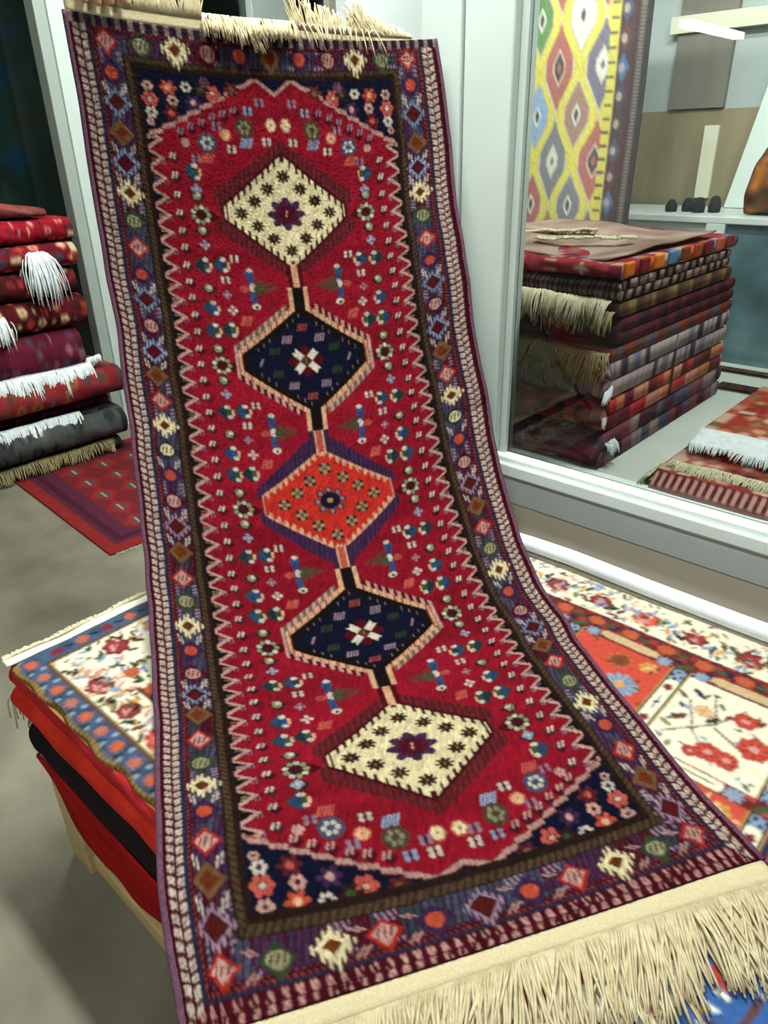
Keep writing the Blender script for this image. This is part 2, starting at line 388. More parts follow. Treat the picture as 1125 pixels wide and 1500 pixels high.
        for (dx, dy) in spots:
            for sg in ((1, -1) if dx else (1,)):
                x, y = 5+sg*dx, mc+dy
                if kind == 'M1':
                    cv.star(x, y, .25, .25, P_['dbrown'], 8, .5); cv.rect(x, y, .03, .06, P_['tan'])
                elif kind == 'M3':
                    for th in (0, 1, 2, 3):
                        ax = math.pi/2*th+.78; cv.disc(x+.13*math.cos(ax), y+.15*math.sin(ax), .1, .1, P_['dbrown'])
                    for th in (0, 1, 2, 3):
                        ax = math.pi/2*th; cv.disc(x+.12*math.cos(ax), y+.14*math.sin(ax), .075, .08, P_['olive']*1.15)
                else:
                    c = P_['coral']*.6 if dx == 0 else (P_['grn']*.6 if abs(dx-1.04) < .02 else P_['lil'])
                    if abs(dx-1.53) > .1:
                        for j in range(4): cv.line(x-.16+.09*j, y+.12, x-.1+.09*j, y-.12, .06, c)
                    else: cv.line(x-.05, y+.14, x+.06, y-.14, .07, P_['lil'])
        if kind == 'M1':
            cv.star(5, mc+.02, .66, .64, P_['purp'], 8, .62); cv.star(5, mc+.02, .42, .4, P_['mar']*1.3, 8, .6, .0)
            for j in range(8):
                th = j*math.pi/4+.39; cv.line(5+.12*math.cos(th), mc+.12*math.sin(th), 5+.5*math.cos(th), mc+.5*math.sin(th), .04, P_['mar']*.7)
            cv.line(4.99, mc+.12, 5.02, mc-.1, .05, P_['pink'])
        elif kind == 'M2':
            cv.star(5, mc+.02, .62, .62, P_['mar'], 4, .25, 0); cv.star(5, mc+.02, .5, .5, P_['dred'], 8, .55)
            for sx in (-1, 1):
                for sy in (-1, 1):
                    cv.shape(5+sx*.27, mc+.02+sy*.28, .2, .22, lambda u, v: (abs(u*sx-v*sy) < .85) & (u*sx+v*sy > -1.5) & (u*sx+v*sy < .7+abs(u*sx-v*sy)*.9), P_['white']*1.15)
            cv.rhomb(5, mc+.02, .22, .24, P_['brown']); cv.rect(5, mc+.02, .03, .12, P_['tan'])
        else:
            for j in range(8):
                th = j*math.pi/4; cv.disc(5+.42*math.cos(th), mc+.45*math.sin(th), .14, .14, P_['brown']); cv.disc(5+.42*math.cos(th), mc+.45*math.sin(th), .07, .09, P_['lil'])
            cv.disc(5, mc, .34, .34, P_['navy']*1.5); cv.disc(5, mc, .1, .1, P_['gold'])
    for mc, kd in zip(MC, ('M1', 'M2', 'M3', 'M2', 'M1')): med(mc, kd)
    # necks joining the medallions
    def neck(y0, y1, kin, kout):
        w = (BB > y0) & (BB < y1)
        if kin == 'cream':
            C[w & (X < .26)] = P_['dred']*.9; C[w & (X < .11)] = P_['peach']
        elif kin == 'dark':
            C[w & (X < .34)] = P_['peach']; C[w & (X < .19)] = P_['blk']
        else:
            C[w & (X < .34)] = P_['purp']*.8; C[w & (X < .17)] = P_['coral']; C[w & (X < .17) & (X > .1)] = P_['peach']
    for i in range(4):
        mid = (MC[i]+MC[i+1])/2; kk = ['cream', 'dark', 'red', 'dark', 'cream']
        neck(MC[i]+1.98, mid, kk[i], 0); neck(mid, MC[i+1]-1.98, kk[i+1], 0)
    # navy corner flowers
    def star5(x, y, c, cc):
        for sx in (x, 10-x): cv.star(sx, y, .27, .27, P_[c], 6, .5); cv.disc(sx, y, .09, .1, P_[cc])
    def mflower(x, y, c, c2='dred', r=.3):
        for sx in (x, 10-x):
            for j in range(6):
                th = j*math.pi/3; cv.disc(sx+r*.6*math.cos(th), y+r*.62*math.sin(th), r*.3, r*.34, P_[c])
            cv.disc(sx, y, r*.25, r*.25, P_[c2])
    for bot in (0, 1):
        f = (lambda y: y) if not bot else (lambda y: 34-y)
        mflower(.93, f(2.45), 'pink', r=.14); mflower(1.0, f(2.15), 'white', 'purp', .2); mflower(1.0, f(1.72), 'coral', 'white', .28)
        mflower(1.0, f(1.25), 'pink', 'grn', .2); star5(1.6, f(2.1), 'hal', 'coral'); mflower(1.68, f(1.68), 'pink', 'mar', .2)
        star5(1.6, f(1.25), 'orange', 'peach'); star5(2.32, f(1.68), 'purp', 'pink'); mflower(2.15, f(1.17), 'white', 'navy', .2)
        mflower(2.95, f(1.3), 'coral', 'peach', .3); star5(3.6, f(1.12), 'hal', 'tan'); star5(2.62, f(1.2), 'dbrown', 'grn')
        if not bot: mflower(2.75, f(.95), 'mauve', 'tan', .2)
    # ---------------- borders
    C[m < .74] = P_['blk']*.8+P_['dbrown']*.4
    rp = (m < .62); C[rp] = P_['rope']; C[rp & (((s_*5.2-m*4) % 1) < .3)] = P_['dbrown']
    C[rp & ((m < .44) | (m > .59))] = P_['dbrown']*.8
    # main border ground in changing colours
    gp = np.array([P_['slate'], P_['purp'], P_['teal']*1.2, P_['slate']*1.1, P_['mar'], P_['slate']*.8, P_['purp']*.9])
    h = (np.floor(s_*1.0+.5+.35*np.sign(np.sin(ap*9+s_*2))).astype(int)*5+np.where(side, 0, 3)) % 7
    bz = (m < .40); C[bz] = gp[h][bz]; st = bz & (np.sin(AA*75+np.sin(BB*5)*2) > .55); C[st] = C[st]*.55+P_['lil']*.12; st = bz & (np.sin(AA*41+BB*7) > .7); C[st] = P_['mar']*.8
    tk = bz & (np.abs(((s_ % 1)-.5)) < .22) & (np.abs(m-.03) > .2) & ((np.floor(s_/2).astype(int)+np.where(side, 0, 1)) % 2 == 0) & (np.sin(s_*44+m*20) > .1)
    C[tk] = P_['lil']*1.15
    C[bz & (m < -.27)] = P_['purp']*.7
    z = (m < -.31); C[z] = P_['dred']*.8; C[z & (((s_*7+m*6) % 1) < .35)] = P_['coral']*.55
    C[(m < -.34) & (m > -.37)] = P_['navy']
    z = (m < -.46); C[z] = P_['navy']*1.3+P_['slate']*.25
    # barber chain
    z = (m < -.56); C[z] = P_['mar']*.9
    q = (s_*3.7) % 1; mid = -.785
    leaf1 = (np.abs(((q+ (m-mid)*1.2) % 1)-.5) < .34) & (np.abs(m-(mid+.11)) < .092)
    leaf2 = (np.abs(((q- (m-mid)*1.2+.25) % 1)-.5) < .34) & (np.abs(m-(mid-.11)) < .092)
    ch = z & (leaf1 | leaf2) & (m > -1.01)
    sidewt = np.where(side, 1, .0)[ch][:, None]
    C[ch] = (P_['white']*.85+P_['pink']*.2)*sidewt + P_['pink']*1.0*(1-sidewt)
    slash = ch & (np.abs(((q*2+m*5) % 1)-.5) < .09); C[slash] = P_['mar']*2
    endch = z & ~side & (((s_*3.3) % 1) < .42); C[endch] = P_['mar']*.9
    C[(m < -1.02)] = P_['mar']*.8
    # diamonds
    def diamond(x, y, t):
        cw, ch_ = .37, .42
        if t == 'R':
            cv.rhomb(x, y, cw, ch_, P_['scar']*.75); cv.rhomb(x, y, cw*.72, ch_*.72, P_['pink'])
            for j in range(3): cv.line(x-.13+.13*j-.02, y+.12, x-.13+.13*j+.03, y-.12, .035, P_['mar'])
        elif t == 'P':
            cv.rhomb(x, y, cw*1.05, ch_, P_['mar']); cv.disc(x, y, cw*.6, ch_*.55, P_['pink']*.95)
            for j in range(3): cv.line(x-.13+.13*j-.02, y+.12, x-.13+.13*j+.03, y-.12, .04, P_['mar'])
        elif t == 'O':
            cv.rhomb(x, y, cw*1.1, ch_*1.1, P_['purp']*.8); cv.disc(x, y, cw*.5, ch_*.48, P_['orange'])
        elif t in 'TBD':
            fr = {'T': P_['lblue']*.75, 'B': P_['lblue']*1.05, 'D': P_['lil']*1.15}[t]
            r = lambda u, v: abs(u)+abs(v) < 1.0+.14*np.sign(np.sin(u*22))
            cv.shape(x, y, cw*1.12, ch_*1.12, r, fr); cv.rhomb(x, y, cw*.8, ch_*.8, P_['dbrown']*.6 if t != 'B' else P_['navy'])
            cv.rhomb(x, y, cw*.72, ch_*.7, lin((92, 26, 26)) if t != 'B' else P_['mar']*1.2)
        elif t == 'N':
            cv.rhomb(x, y, cw*1.05, ch_*1.05, P_['tan']*.9); cv.rhomb(x, y, cw*.6, ch_*.6, lin((120, 54, 26)))
        elif t == 'W':
            r = lambda u, v: abs(u)+abs(v) < 1.0+.16*np.sign(np.sin(u*20))
            cv.shape(x, y, cw*1.15, ch_*1.12, r, P_['cream']); cv.rhomb(x, y, cw*.52, ch_*.5, lin((110, 56, 26)))
        elif t in 'VC':
            cv.rhomb(x, y, cw*1.05, ch_*1.05, P_['grn']*.8 if t == 'V' else P_['teal']*.7); cv.disc(x, y, cw*.6, ch_*.56, P_['olive']*1.25 if t == 'V' else P_['cream'])
            for j in range(3): cv.line(x-.13+.13*j-.02, y+.12, x-.13+.13*j+.03, y-.12, .04, P_['grn']*.6)
        # light crabs either side of some diamonds
        if t in 'ORD':
            pass
    seq = 'ROTNBWVROTPBNRWCOPDNRVWOPTNRVWORNDR'
    for i, t in enumerate(seq):
        y = i if 0 < i < 34 else (.15 if i == 0 else 33.85)
        for x in (0, 10): diamond(x, y, t)
    for i, t in enumerate('RVWRODORWVR'):
        if 0 < i < 10: diamond(i, 33.85, t)
    for i, t in enumerate('RVWPONOPWVR'):
        if 0 < i < 10: diamond(i, .15, t)
    # crab hooks between diamonds
    for i in range(34):
        if i % 7 in (1, 3, 4):
            for x in (0, 10):
                for sg in (-1, 1):
                    for dd in (0, .1):
                        cv.line(x+sg*(.34-dd), i+.5-.16+dd, x+sg*(.30-dd), i+.5+.12+dd, .05, P_['white']*.85)
    for i in range(10):
        if i % 3 != 1:
            for sg in (-1, 1):
                for dd in (0, .12): cv.line(i+.5-.1+dd, 33.85+sg*.34, i+.5+.06+dd, 33.85+sg*.2, .05, P_['pink']*.85)
    # top black/white end ticks
    tp = (BB < -.25) & (((AA*2.8) % 1) < .4); C[(BB < -.25)] = P_['purp']*.45+P_['blk']*.4; C[tp] = P_['olive']*.6+P_['lil']*.3
    # knot level variation
    C[:] = C*DIM
    nz = RNG.rand(*AA.shape); st = sum(np.roll(np.roll(nz, k_, 0), -(k_//2), 1) for k_ in range(6))/6
    C *= (np.clip(1+(st-.5)*1.5, .5, 1.5)*(.88+.24*nz))[..., None]
    k = C.copy(); 
    for _ in range(1): k[1:-1, 1:-1] = (k[1:-1, 1:-1]*3+k[:-2, 1:-1]+k[2:, 1:-1]+k[1:-1, :-2]+k[1:-1, 2:])/7
    return k
hero = thing('patterned_runner', (-.9, .8, .53), 'long red runner with five joined diamond medallions, held up by its top edge', 'rug')
Pm = rugP(AA, BB); Nm = rugN(AA, BB); TH_ = .008
HC = hero_colors()
idx = np.arange(NA*NB).reshape(NB, NA)
quad = np.stack([idx[:-1, :-1], idx[1:, :-1], idx[1:, 1:], idx[:-1, 1:]], -1).reshape(-1, 4)
pile = Pm + Nm*(.0006*RNG.randn(NB, NA))[..., None]
# closed edges and a back
ring = np.concatenate([idx[0, :], idx[1:, -1], idx[-1, -2::-1], idx[-2:0:-1, 0]])
back_pts = (Pm - Nm*TH_)
s2 = 8; bi = back_pts[::s2, ::s2] if False else None
nv = NA*NB; rb = back_pts.reshape(-1, 3)[ring]; nr = len(ring)
rq = np.stack([ring, np.roll(ring, -1), nv+(np.arange(nr)+1) % nr, nv+np.arange(nr)], -1)
gx = np.linspace(0, NA-1, 60).astype(int); gy = np.linspace(0, NB-1, 150).astype(int)
bgrid = back_pts[np.ix_(gy, gx)].reshape(-1, 3); o0 = nv+nr; bidx = o0+np.arange(len(gx)*len(gy)).reshape(len(gy), len(gx))
bq = np.stack([bidx[:-1, :-1], bidx[:-1, 1:], bidx[1:, 1:], bidx[1:, :-1]], -1).reshape(-1, 4)
allv = np.concatenate([pile.reshape(-1, 3), rb, bgrid]); allc = np.concatenate([HC.reshape(-1, 3), HC.reshape(-1, 3)[ring], HC[np.ix_(gy, gx)].reshape(-1, 3)*.8])
mesh_obj('knotted_pile', allv, np.concatenate([quad, rq, bq]), M_knot, hero, True, allc)
for sa in (A0-.03, A1+.03):       # overcast edges
    bb = np.linspace(B0, B1, 220); pts = rugP(np.full(220, sa), bb) - rugN(np.full(220, sa), bb)*.003
    MB().tube([tuple(p) for p in pts], .0055, 8).build('overcast_edge', M_mauve, hero, True)
def strip(name, fa, n, m_, mat, parent, th=.003):
    """closed thin sheet from fa(i/n, j/m) -> (pos, normal)"""
    V = []; Fc = []
    for sidef in (0, 1):
        for j in range(m_+1):
            for i in range(n+1):
                p, nn = fa(i/n, j/m_); V.append(np.asarray(p)-np.asarray(nn)*th*sidef)
    K = (n+1)*(m_+1); g = lambda i, j, s: s*K+j*(n+1)+i
    for j in range(m_):
        for i in range(n):
            Fc.append([g(i, j, 0), g(i, j+1, 0), g(i+1, j+1, 0), g(i+1, j, 0)]); Fc.append([g(i, j, 1), g(i+1, j, 1), g(i+1, j+1, 1), g(i, j+1, 1)])
    for i in range(n):
        Fc.append([g(i, 0, 0), g(i+1, 0, 0), g(i+1, 0, 1), g(i, 0, 1)]); Fc.append([g(i, m_, 0), g(i, m_, 1), g(i+1, m_, 1), g(i+1, m_, 0)])
    for j in range(m_):
        Fc.append([g(0, j, 0), g(0, j, 1), g(0, j+1, 1), g(0, j+1, 0)]); Fc.append([g(n, j, 0), g(n, j+1, 0), g(n, j+1, 1), g(n, j, 1)])
    return mesh_obj(name, V, Fc, mat, parent, True)
def cords(name, roots, mat, parent, r=.0016, k=5):
    """roots: list of polylines; one fringe mesh of many cords"""
    mb = MB()
    for pts in roots:
        n = len(pts); mb.tube(pts, [r*(1.15-.5*i/(n-1)) for i in range(n)], k)
    return mb.build(name, mat, parent, True)
# lower fringe: woven cream band, then cords splayed on the pile
def low_band(u, v):
    a = A0+(A1-A0)*u; b = B1-.02+v*.42
    p = rugP(np.array(a), np.array(b)); n = rugN(np.array(a), np.array(b)); return p-n*.002, n
lob = strip('woven_end_band', low_band, 80, 3, M_cottonband, hero)
rt = []
for i in range(640):
    u = (i+.5)/640; a = A0+(A1-A0)*u; root, _ = low_band(u, 1)
    clump = math.sin(u*62)*.16+math.sin(u*23+1)*.16; L = (.10+.025*random.random())*(1.0+.1*math.sin(u*37))
    d = Vector((.62, -.78, 0)).normalized(); t = Vector((.78, .62, 0))
    ang = clump*.6+random.gauss(0, .12); dirv = (d*math.cos(ang)+t*math.sin(ang)).normalized()
    pts = []; z0 = float(root[2]); h = random.uniform(0, .012)
    cur = random.gauss(0, .012)
    y_end = .34
    for q in range(7):
        f = q/6; p = Vector(root)+dirv*L*f+t*cur*f*f
        zrest = .5305+h*.6+.002
        over = max(0, y_end-p.y)
        z = z0+(zrest-z0)*min(1, f*2.2)+h*math.sin(f*math.pi)
        if over > 0: z = z0 - L*f*f*.55-.0
        p.z = z; pts.append(tuple(p))
    rt.append(pts)
cords('fringe', rt, M_cotton, lob, .0024)
# upper fringe
def up_band(u, v):
    a = A0+(A1-.9-A0)*u; b = B0+.03-v*(.42-.3*max(0, u-.6)/.4)
    p = rugP(np.array(a), np.array(b)); n = rugN(np.array(a), np.array(b)); return p-n*.002, n
upb = strip('woven_end_band', up_band, 70, 3, M_cottonband, hero)
rt = []
for i in range(620):
    u = (i+.5)/620; root, nrm = up_band(u, .95); root = Vector(root); nrm = Vector(nrm)
    up = Vector((-.06, 0, 1)).normalized(); t = Vector((.39, .92, 0))
    wob = math.sin(u*31)+.6*math.sin(u*67+2)
    if u < .36: mode = 'up'; L = .11
    elif u < .62: mode = 'over'; L = .065+.016*wob
    elif u < .86: mode = 'up'; L = .055+.015*wob
    else: mode = 'side'; L = .05*(1-u)/.14+.01
    if mode == 'up' and u > .5 and i % 9 == 0: mode = 'over'
    L *= random.uniform(.75, 1.1); ang = random.gauss(0, .18)+wob*.18+(.5 if mode == 'side' else 0)
    pts = []
    for q in range(7):
        f = q/6
        if mode in ('up', 'side'):
            p = root+(up*math.cos(ang)+t*math.sin(-ang))*L*f+nrm*.004*math.sin(f*3)-nrm*.01*f
        else:
            th = f*2.75
            p = root+up*(.012*math.sin(th)*1.0-L*max(0, f-.3))+nrm*(.006+.012*(1-math.cos(th)))+t*math.sin(ang)*L*f
        pts.append(tuple(p))
    rt.append(pts)
cords('fringe', rt, M_cotton, upb, .0019)
# ------------------------------------------------------------------ camera
Fpx = 1060.
cd = bpy.data.cameras.new('camera'); cam = bpy.data.objects.new('camera', cd); COL.objects.link(cam)
cd.sensor_fit = 'VERTICAL'; cd.sensor_height = 36; cd.lens = Fpx/1500*36; cd.clip_start = .02
Rm = Matrix(((.73864379, -.2893558, .60883378), (.673743, .3461205, -.6528943), (-.0218111, .89245382, .4506112)))
cam.matrix_world = Matrix.Translation((0, 0, 1.45)) @ Rm.to_4x4()
sc.camera = cam
# ------------------------------------------------------------------ floor and low bench pile
K = 1.022
struct(MB().box(-14, 6, -10, 6, -.1, 0).build('floor', M_floor))
TX0, TX1, TY0, TY1 = -1.36, .55, .342, 1.375
bench = thing('wooden_bench', (-.4, .86, 0), 'low pine bench carrying the pile of rugs, light leg showing at its left corner', 'bench')
MB().box(TX0+.1, TX1-.05, TY0+.02, TY1-.02, .135, .16).build('bench_top', M_wood, bench, bevel=.003)
MB().box(TX0+.19, TX1-.1, TY0-.012, TY0+.02, .088, .133).build('rail', M_wood, bench, bevel=.003)
MB().box(TX0+.16, TX1-.1, TY1-.05, TY1-.025, .095, .134).build('rail', M_wood, bench, bevel=.003)
for x, y in ((TX0+.035, TY0-.005), (TX1-.12, TY0-.005), (TX0+.035, TY1-.08), (TX1-.12, TY1-.08)):
    MB().box(x, x+.085, y, y+.07, 0, .134 if x > -1 else .24).build('leg', M_wood, bench, bevel=.004)
# generic woven pattern colours -------------------------------------------------
def weave(ns, nw, ls, lw, palette, seed, kind='tribal', motif=.035, bgs=None):
    """ns x nw colours over a cloth ls long and lw wide (metres)"""
    r = np.random.RandomState(seed); pal = np.array([lin(c) for c in palette])
    s = np.linspace(0, ls, ns)[:, None]; w = np.linspace(0, lw, nw)[None, :]
    S = s+0*w; W = w+0*s; C = np.empty((ns, nw, 3)); C[:] = pal[0]
    ci = np.floor(S/motif).astype(int); cj = np.floor(W/motif+.5*(ci % 2)).astype(int)
    u = (S/motif-ci)-.5; v = (W/motif+.5*(ci % 2)-cj)-.5
    h = ((ci*73856093) ^ (cj*19349663) ^ (seed*83492791)) % 997
    ty = h % 5; c1 = pal[1+(h//5) % (len(pal)-1)]; c2 = pal[(h//11) % len(pal)]
    rr = np.abs(u)+np.abs(v)
    if kind == 'tribal':
        big = np.floor(S/(motif*3.3)).astype(int)+np.floor(W/(motif*4.1)).astype(int); C[:] = pal[0]; C[big % 3 == 1] = pal[0]*.75
        m = (ty == 0) & (rr < .42); C[m] = c1[m]; m = (ty == 0) & (rr < .2); C[m] = c2[m]
        m = (ty == 1) & ((np.abs(u) < .1) | (np.abs(v) < .1)) & (rr < .45); C[m] = c1[m]
        m = (ty == 2) & (np.abs(v) < .35) & (np.sin(u*30) > .2) & (np.abs(u) < .4); C[m] = c1[m]
        m = (ty == 3) & (np.hypot(u, v) < .36); C[m] = c1[m]; m = (ty == 3) & (np.hypot(u, v) < .15); C[m] = c2[m]
        band = (W < .03) | (W > lw-.03); hh = (np.floor(S/(motif*.9)).astype(int)*7919 ^ seed) % len(pal); C[band] = (pal[hh]*.7+pal[0]*.2)[band]
    elif kind == 'ticks':
        C[(v*0+((W/.014) % 1) < .45) & (np.abs(((S/.05) % 1)-.5) < .3)] = pal[1]
    elif kind == 'stripe':
        q = np.sin(W*190+2*np.sin(S*25))+.6*np.sin(W*67+S*40+seed); C[q > .3] = pal[1]; C[q > .9] = pal[2 % len(pal)]; C[q < -.9] = pal[3 % len(pal)]
    elif kind == 'plain':
        C[:] = pal[0]*(0.9+.2*smooth_noise((ns, nw), (6, 3), seed)[..., None])
    C *= (.82+.36*r.rand(ns, nw))[..., None]
    C[1:-1, 1:-1] = (C[1:-1, 1:-1]*2+C[:-2, 1:-1]+C[2:, 1:-1]+C[1:-1, :-2]+C[1:-1, 2:])/6
    return C
def wob(x, seed): return math.sin(x*7.3+seed)*.5+math.sin(x*17.1+seed*2.3)*.3+math.sin(x*3.1+seed*1.7)*.4
def folded_rug(name, o, dx, dy, width, depth, z0, h, layers, palette, seed, label, group=None, kind='tribal', motif=.035, droop=0, back=None, obj_extra=None, sag=.006, skew=0., nw=150):
    """a rug folded into layers; o = front left corner, dx = unit vector along the front, dy = unit vector going back"""
    dx = Vector(dx); dy = Vector(dy); root = thing(name, (o[0], o[1], z0), label, 'rug', group)
    th = h/layers; r = th*.5*.94; path = []; D = depth
    lev = [z0+th*(i+.5) for i in range(layers)]
    rr = random.Random(seed); nxt = 56
    offs = [rr.uniform(-.012, .012) for _ in range(layers+1)]
    for i, z in enumerate(lev):
        fwd = (i % 2 == 0)
        us = np.linspace(0.03, D-.03, nxt) if not fwd else np.linspace(D-.03, .03, nxt)
        path += [(u+offs[i//2]*(1 if u < D/2 else -1), z) for u in us]
        if i < layers-1:
            zc = z+th/2; uc = .03 if fwd else D-.03; sg = -1 if fwd else 1
            for k_ in range(1, 15):
                a_ = math.pi*k_/15; path.append((uc+sg*math.sin(a_)*min(.03, th*.9)+offs[i//2]*(1 if fwd else -1), zc-math.cos(a_)*th/2))
    P2 = np.array(path); n = len(P2)
    T = np.gradient(P2, axis=0); T /= np.linalg.norm(T, axis=1, keepdims=True)+1e-9; Nn = np.stack([-T[:, 1], T[:, 0]], 1)
    sl = np.concatenate([[0], np.cumsum(np.linalg.norm(np.diff(P2, axis=0), axis=1))])
    hr = r*.93
    ka = 12; an = np.pi*np.arange(1, ka)/ka
    e1 = P2[-1]+hr*(Nn[-1][None]*np.cos(an)[:, None]+T[-1][None]*np.sin(an)[:, None])
    e2 = P2[0]+hr*(-Nn[0][None]*np.cos(an)[:, None]-T[0][None]*np.sin(an)[:, None])
    ringp = np.concatenate([P2+Nn*hr, e1, (P2-Nn*hr)[::-1], e2])
    ns = len(ringp); ws = np.linspace(0, width, nw)
    colr = weave(len(sl), nw, sl[-1], width, palette, seed, kind, motif)
    ce = weave(ka-1, nw, th, width, palette, seed+1, kind, motif)
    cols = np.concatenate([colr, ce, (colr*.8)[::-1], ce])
    V = np.empty((nw, ns, 3)); Cc = np.empty((nw, ns, 3))
    for i, w in enumerate(ws):
        f = w/width
        du = np.array([.006*wob(w*3+z*9, seed) for z in ringp[:, 1]])*np.where(ringp[:, 0] < D/2, 1, 0)
        dz = sag*(wob(w*2, seed+1))*.5-droop*(2*f-1)**2
        # the last millimetres near the cut ends pinch a little
        for c_ in range(3):
            V[i, :, c_] = o[c_] if c_ < 2 else 0
        x = (ringp[:, 0]+du)[:, None]*np.array(dy[:2])[None]+(w+skew*ringp[:, 0])[:, None]*np.array(dx[:2])[None]
        V[i, :, 0] += x[:, 0]; V[i, :, 1] += x[:, 1]
        zz = ringp[:, 1]; V[i, :, 2] = np.maximum(zz+dz*(zz-z0)/h, z0+.001)
        Cc[i] = cols[:, i]
    idx = np.arange(nw*ns).reshape(nw, ns)
    q = np.stack([idx[:-1], idx[1:], np.roll(idx, -1, 1)[1:], np.roll(idx, -1, 1)[:-1]], -1).reshape(-1, 4)
    half = ns//2; e0 = [];
    for base, fl in ((idx[0], 0), (idx[-1], 1)):
        base = np.roll(base, (ka-1)//2)
        for k_ in range(half-1):
            a_, b_, c_, d_ = base[k_], base[k_+1], base[ns-2-k_], base[ns-1-k_]; e0.append([a_, b_, c_, d_] if not fl else [a_, d_, c_, b_])
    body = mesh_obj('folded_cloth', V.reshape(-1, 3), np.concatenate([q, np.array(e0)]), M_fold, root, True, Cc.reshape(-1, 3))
    return root
def edge_fringe(parent, p0, p1, outv, L, mat, n=160, drop=.6, r=.0018, seed=1, band=.012, fan=.2, zfloor=None, name='fringe'):
    rr = random.Random(seed); p0 = Vector(p0); p1 = Vector(p1); outv = Vector(outv).normalized(); al = (p1-p0).normalized(); res = []
    for i in range(n):
        f = (i+.5)/n; b = p0.lerp(p1, f)+Vector((0, 0, .003*wob(f*3, seed))); l = L*rr.uniform(.7, 1.1)*(1+.18*math.sin(f*40+seed)+.14*math.sin(f*97+seed)); cw = rr.gauss(0, .07)*L; ph = rr.uniform(0, 6)
        an = rr.gauss(0, fan)+.25*math.sin(f*30+seed); d = outv*math.cos(an)+al*math.sin(an); pts = []
        for q in range(6):
            g = q/5; p = b+al*cw*math.sin(g*4+ph)*g+d*l*g*(1-.45*drop*g)-Vector((0, 0, 1))*l*drop*g*g+Vector((0, 0, rr.uniform(0, .003)))
            if zfloor is not None: p.z = max(p.z, zfloor+.002+rr.uniform(0, .004))
            pts.append(tuple(p))
        res.append(pts)
    return cords(name, res, mat, parent, r)
# ---- red hanging cloth at the bottom of the pile
redc = thing('red_folded_cloth', (TX0, TY0, .16), 'plain dark red cloth at the bottom of the bench pile, over the wooden rail', 'cloth')
def redf(u, v):
    x = TX0+.0+(TX1-TX0)*u; top = .292; bot = .136+max(0, (TX0+.24-x))*.62
    z = top+(bot-top)*v; y = TY0-.004-.006*math.sin(x*9)*v-.004*math.sin(x*31+1)*v+.002
    return (x+.0*v, y-.004, z), (0, -1, 0)
V = []; 
def sheet_cols(n, m_, base, seed, s2=None):
    nz = smooth_noise((m_+1, n+1), (6, 14), seed)[..., None]; nz2 = RNG.rand(m_+1, n+1, 1)
    c = lin(base)*(.75+.5*nz)*(.9+.2*nz2); return np.concatenate([c.reshape(-1, 3)]*2)
def col_strip(name, fa, n, m_, parent, cols, th=.003, mat=None):
    o = strip(name, fa, n, m_, mat or M_fold, parent, th); at = o.data.color_attributes.new('dye', 'FLOAT_COLOR', 'POINT')
    c4 = np.ones((len(cols), 4), np.float32); c4[:, :3] = cols; at.data.foreach_set('color', c4.ravel()); return o
col_strip('hanging_front', redf, 160, 16, redc, sheet_cols(160, 16, (158, 26, 26), 5), .004)
def slab(name, x0, x1, y0, y1, z0, z1, base, parent, seed, mat=M_fold, bulge=.012, ridges=1, n=120, wobz=.004):
    """a stack of folded layers: rounded front with ridges"""
    k_ = 8*ridges+1; prof = []
    for i in range(k_):
        t = i/(k_-1); z = z0+(z1-z0)*t; ph = (t*ridges) % 1 if t < 1 else 1
        prof.append((y0+bulge*(1-math.sin(math.pi*ph)**.6), z))
    prof += [(y1, z1), (y1, z0)]; np_ = len(prof); V = []; xs = np.linspace(x0, x1, n)
    for x in xs:
        for (y, z) in prof:
            V.append((x, y+(.004*wob(x*2+z*5, seed) if y < (y0+y1)/2 else 0), z+wobz*wob(x, seed)*(z-z0)/(z1-z0)))
    idx = np.arange(n*np_).reshape(n, np_)
    q = np.stack([idx[:-1], idx[1:], np.roll(idx, -1, 1)[1:], np.roll(idx, -1, 1)[:-1]], -1).reshape(-1, 4)
    Fs = [list(map(int, f)) for f in q]+[list(map(int, idx[0])), list(map(int, idx[-1][::-1]))]
    nz = smooth_noise((n, np_), (30, 3), seed)[..., None]
    c = (lin(base)*(.8+.4*nz)*(.9+.2*RNG.rand(n, np_, 1))).reshape(-1, 3)
    return mesh_obj(name, V, Fs, mat, parent, True, c)
slab('folded_body', TX0+.13, TX1, TY0+.004, TY1, .16, .29, (150, 22, 22), redc, 3)
blk = thing('black_folded_rug', (TX0, TY0, .29), 'black folded rug lying between the dark red cloth and the bright red rug', 'rug')
slab('folded_cloth', TX0+.0, TX1, TY0-.012, TY1, .292, .378, (34, 28, 30), blk, 9, bulge=.016)
slab('folded_cloth', TX0-.01, TX1, TY0-.0, TY1, .379, .402, (60, 18, 24), blk, 10, bulge=.006)
edge_fringe(blk, (TX0, TY0+.0, .385), (TX0, TY0+.35, .385), (-1, 0, -.2), .05, M_cream_fr, 70, 1.0, .0018, 4)
red = thing('bright_red_rug', (TX0, TY0, .40), 'bright coral red rug folded into two soft rolls, right under the floral rug', 'rug')
slab('folded_cloth', TX0-.025, TX1, TY0-.016, TY1, .403, .462, (204, 52, 38), red, 12, bulge=.02)
slab('folded_cloth', TX0-.02, TX1, TY0-.006, TY1, .4625, .519, (184, 44, 50), red, 13, bulge=.018)
edge_fringe(red, (TX0-.02, TY0-.005, .45), (TX0-.02, TY0+.30, .45), (-1, 0, -.3), .085, M_cream_fr, 120, 1.1, .0022, 5, fan=.25)
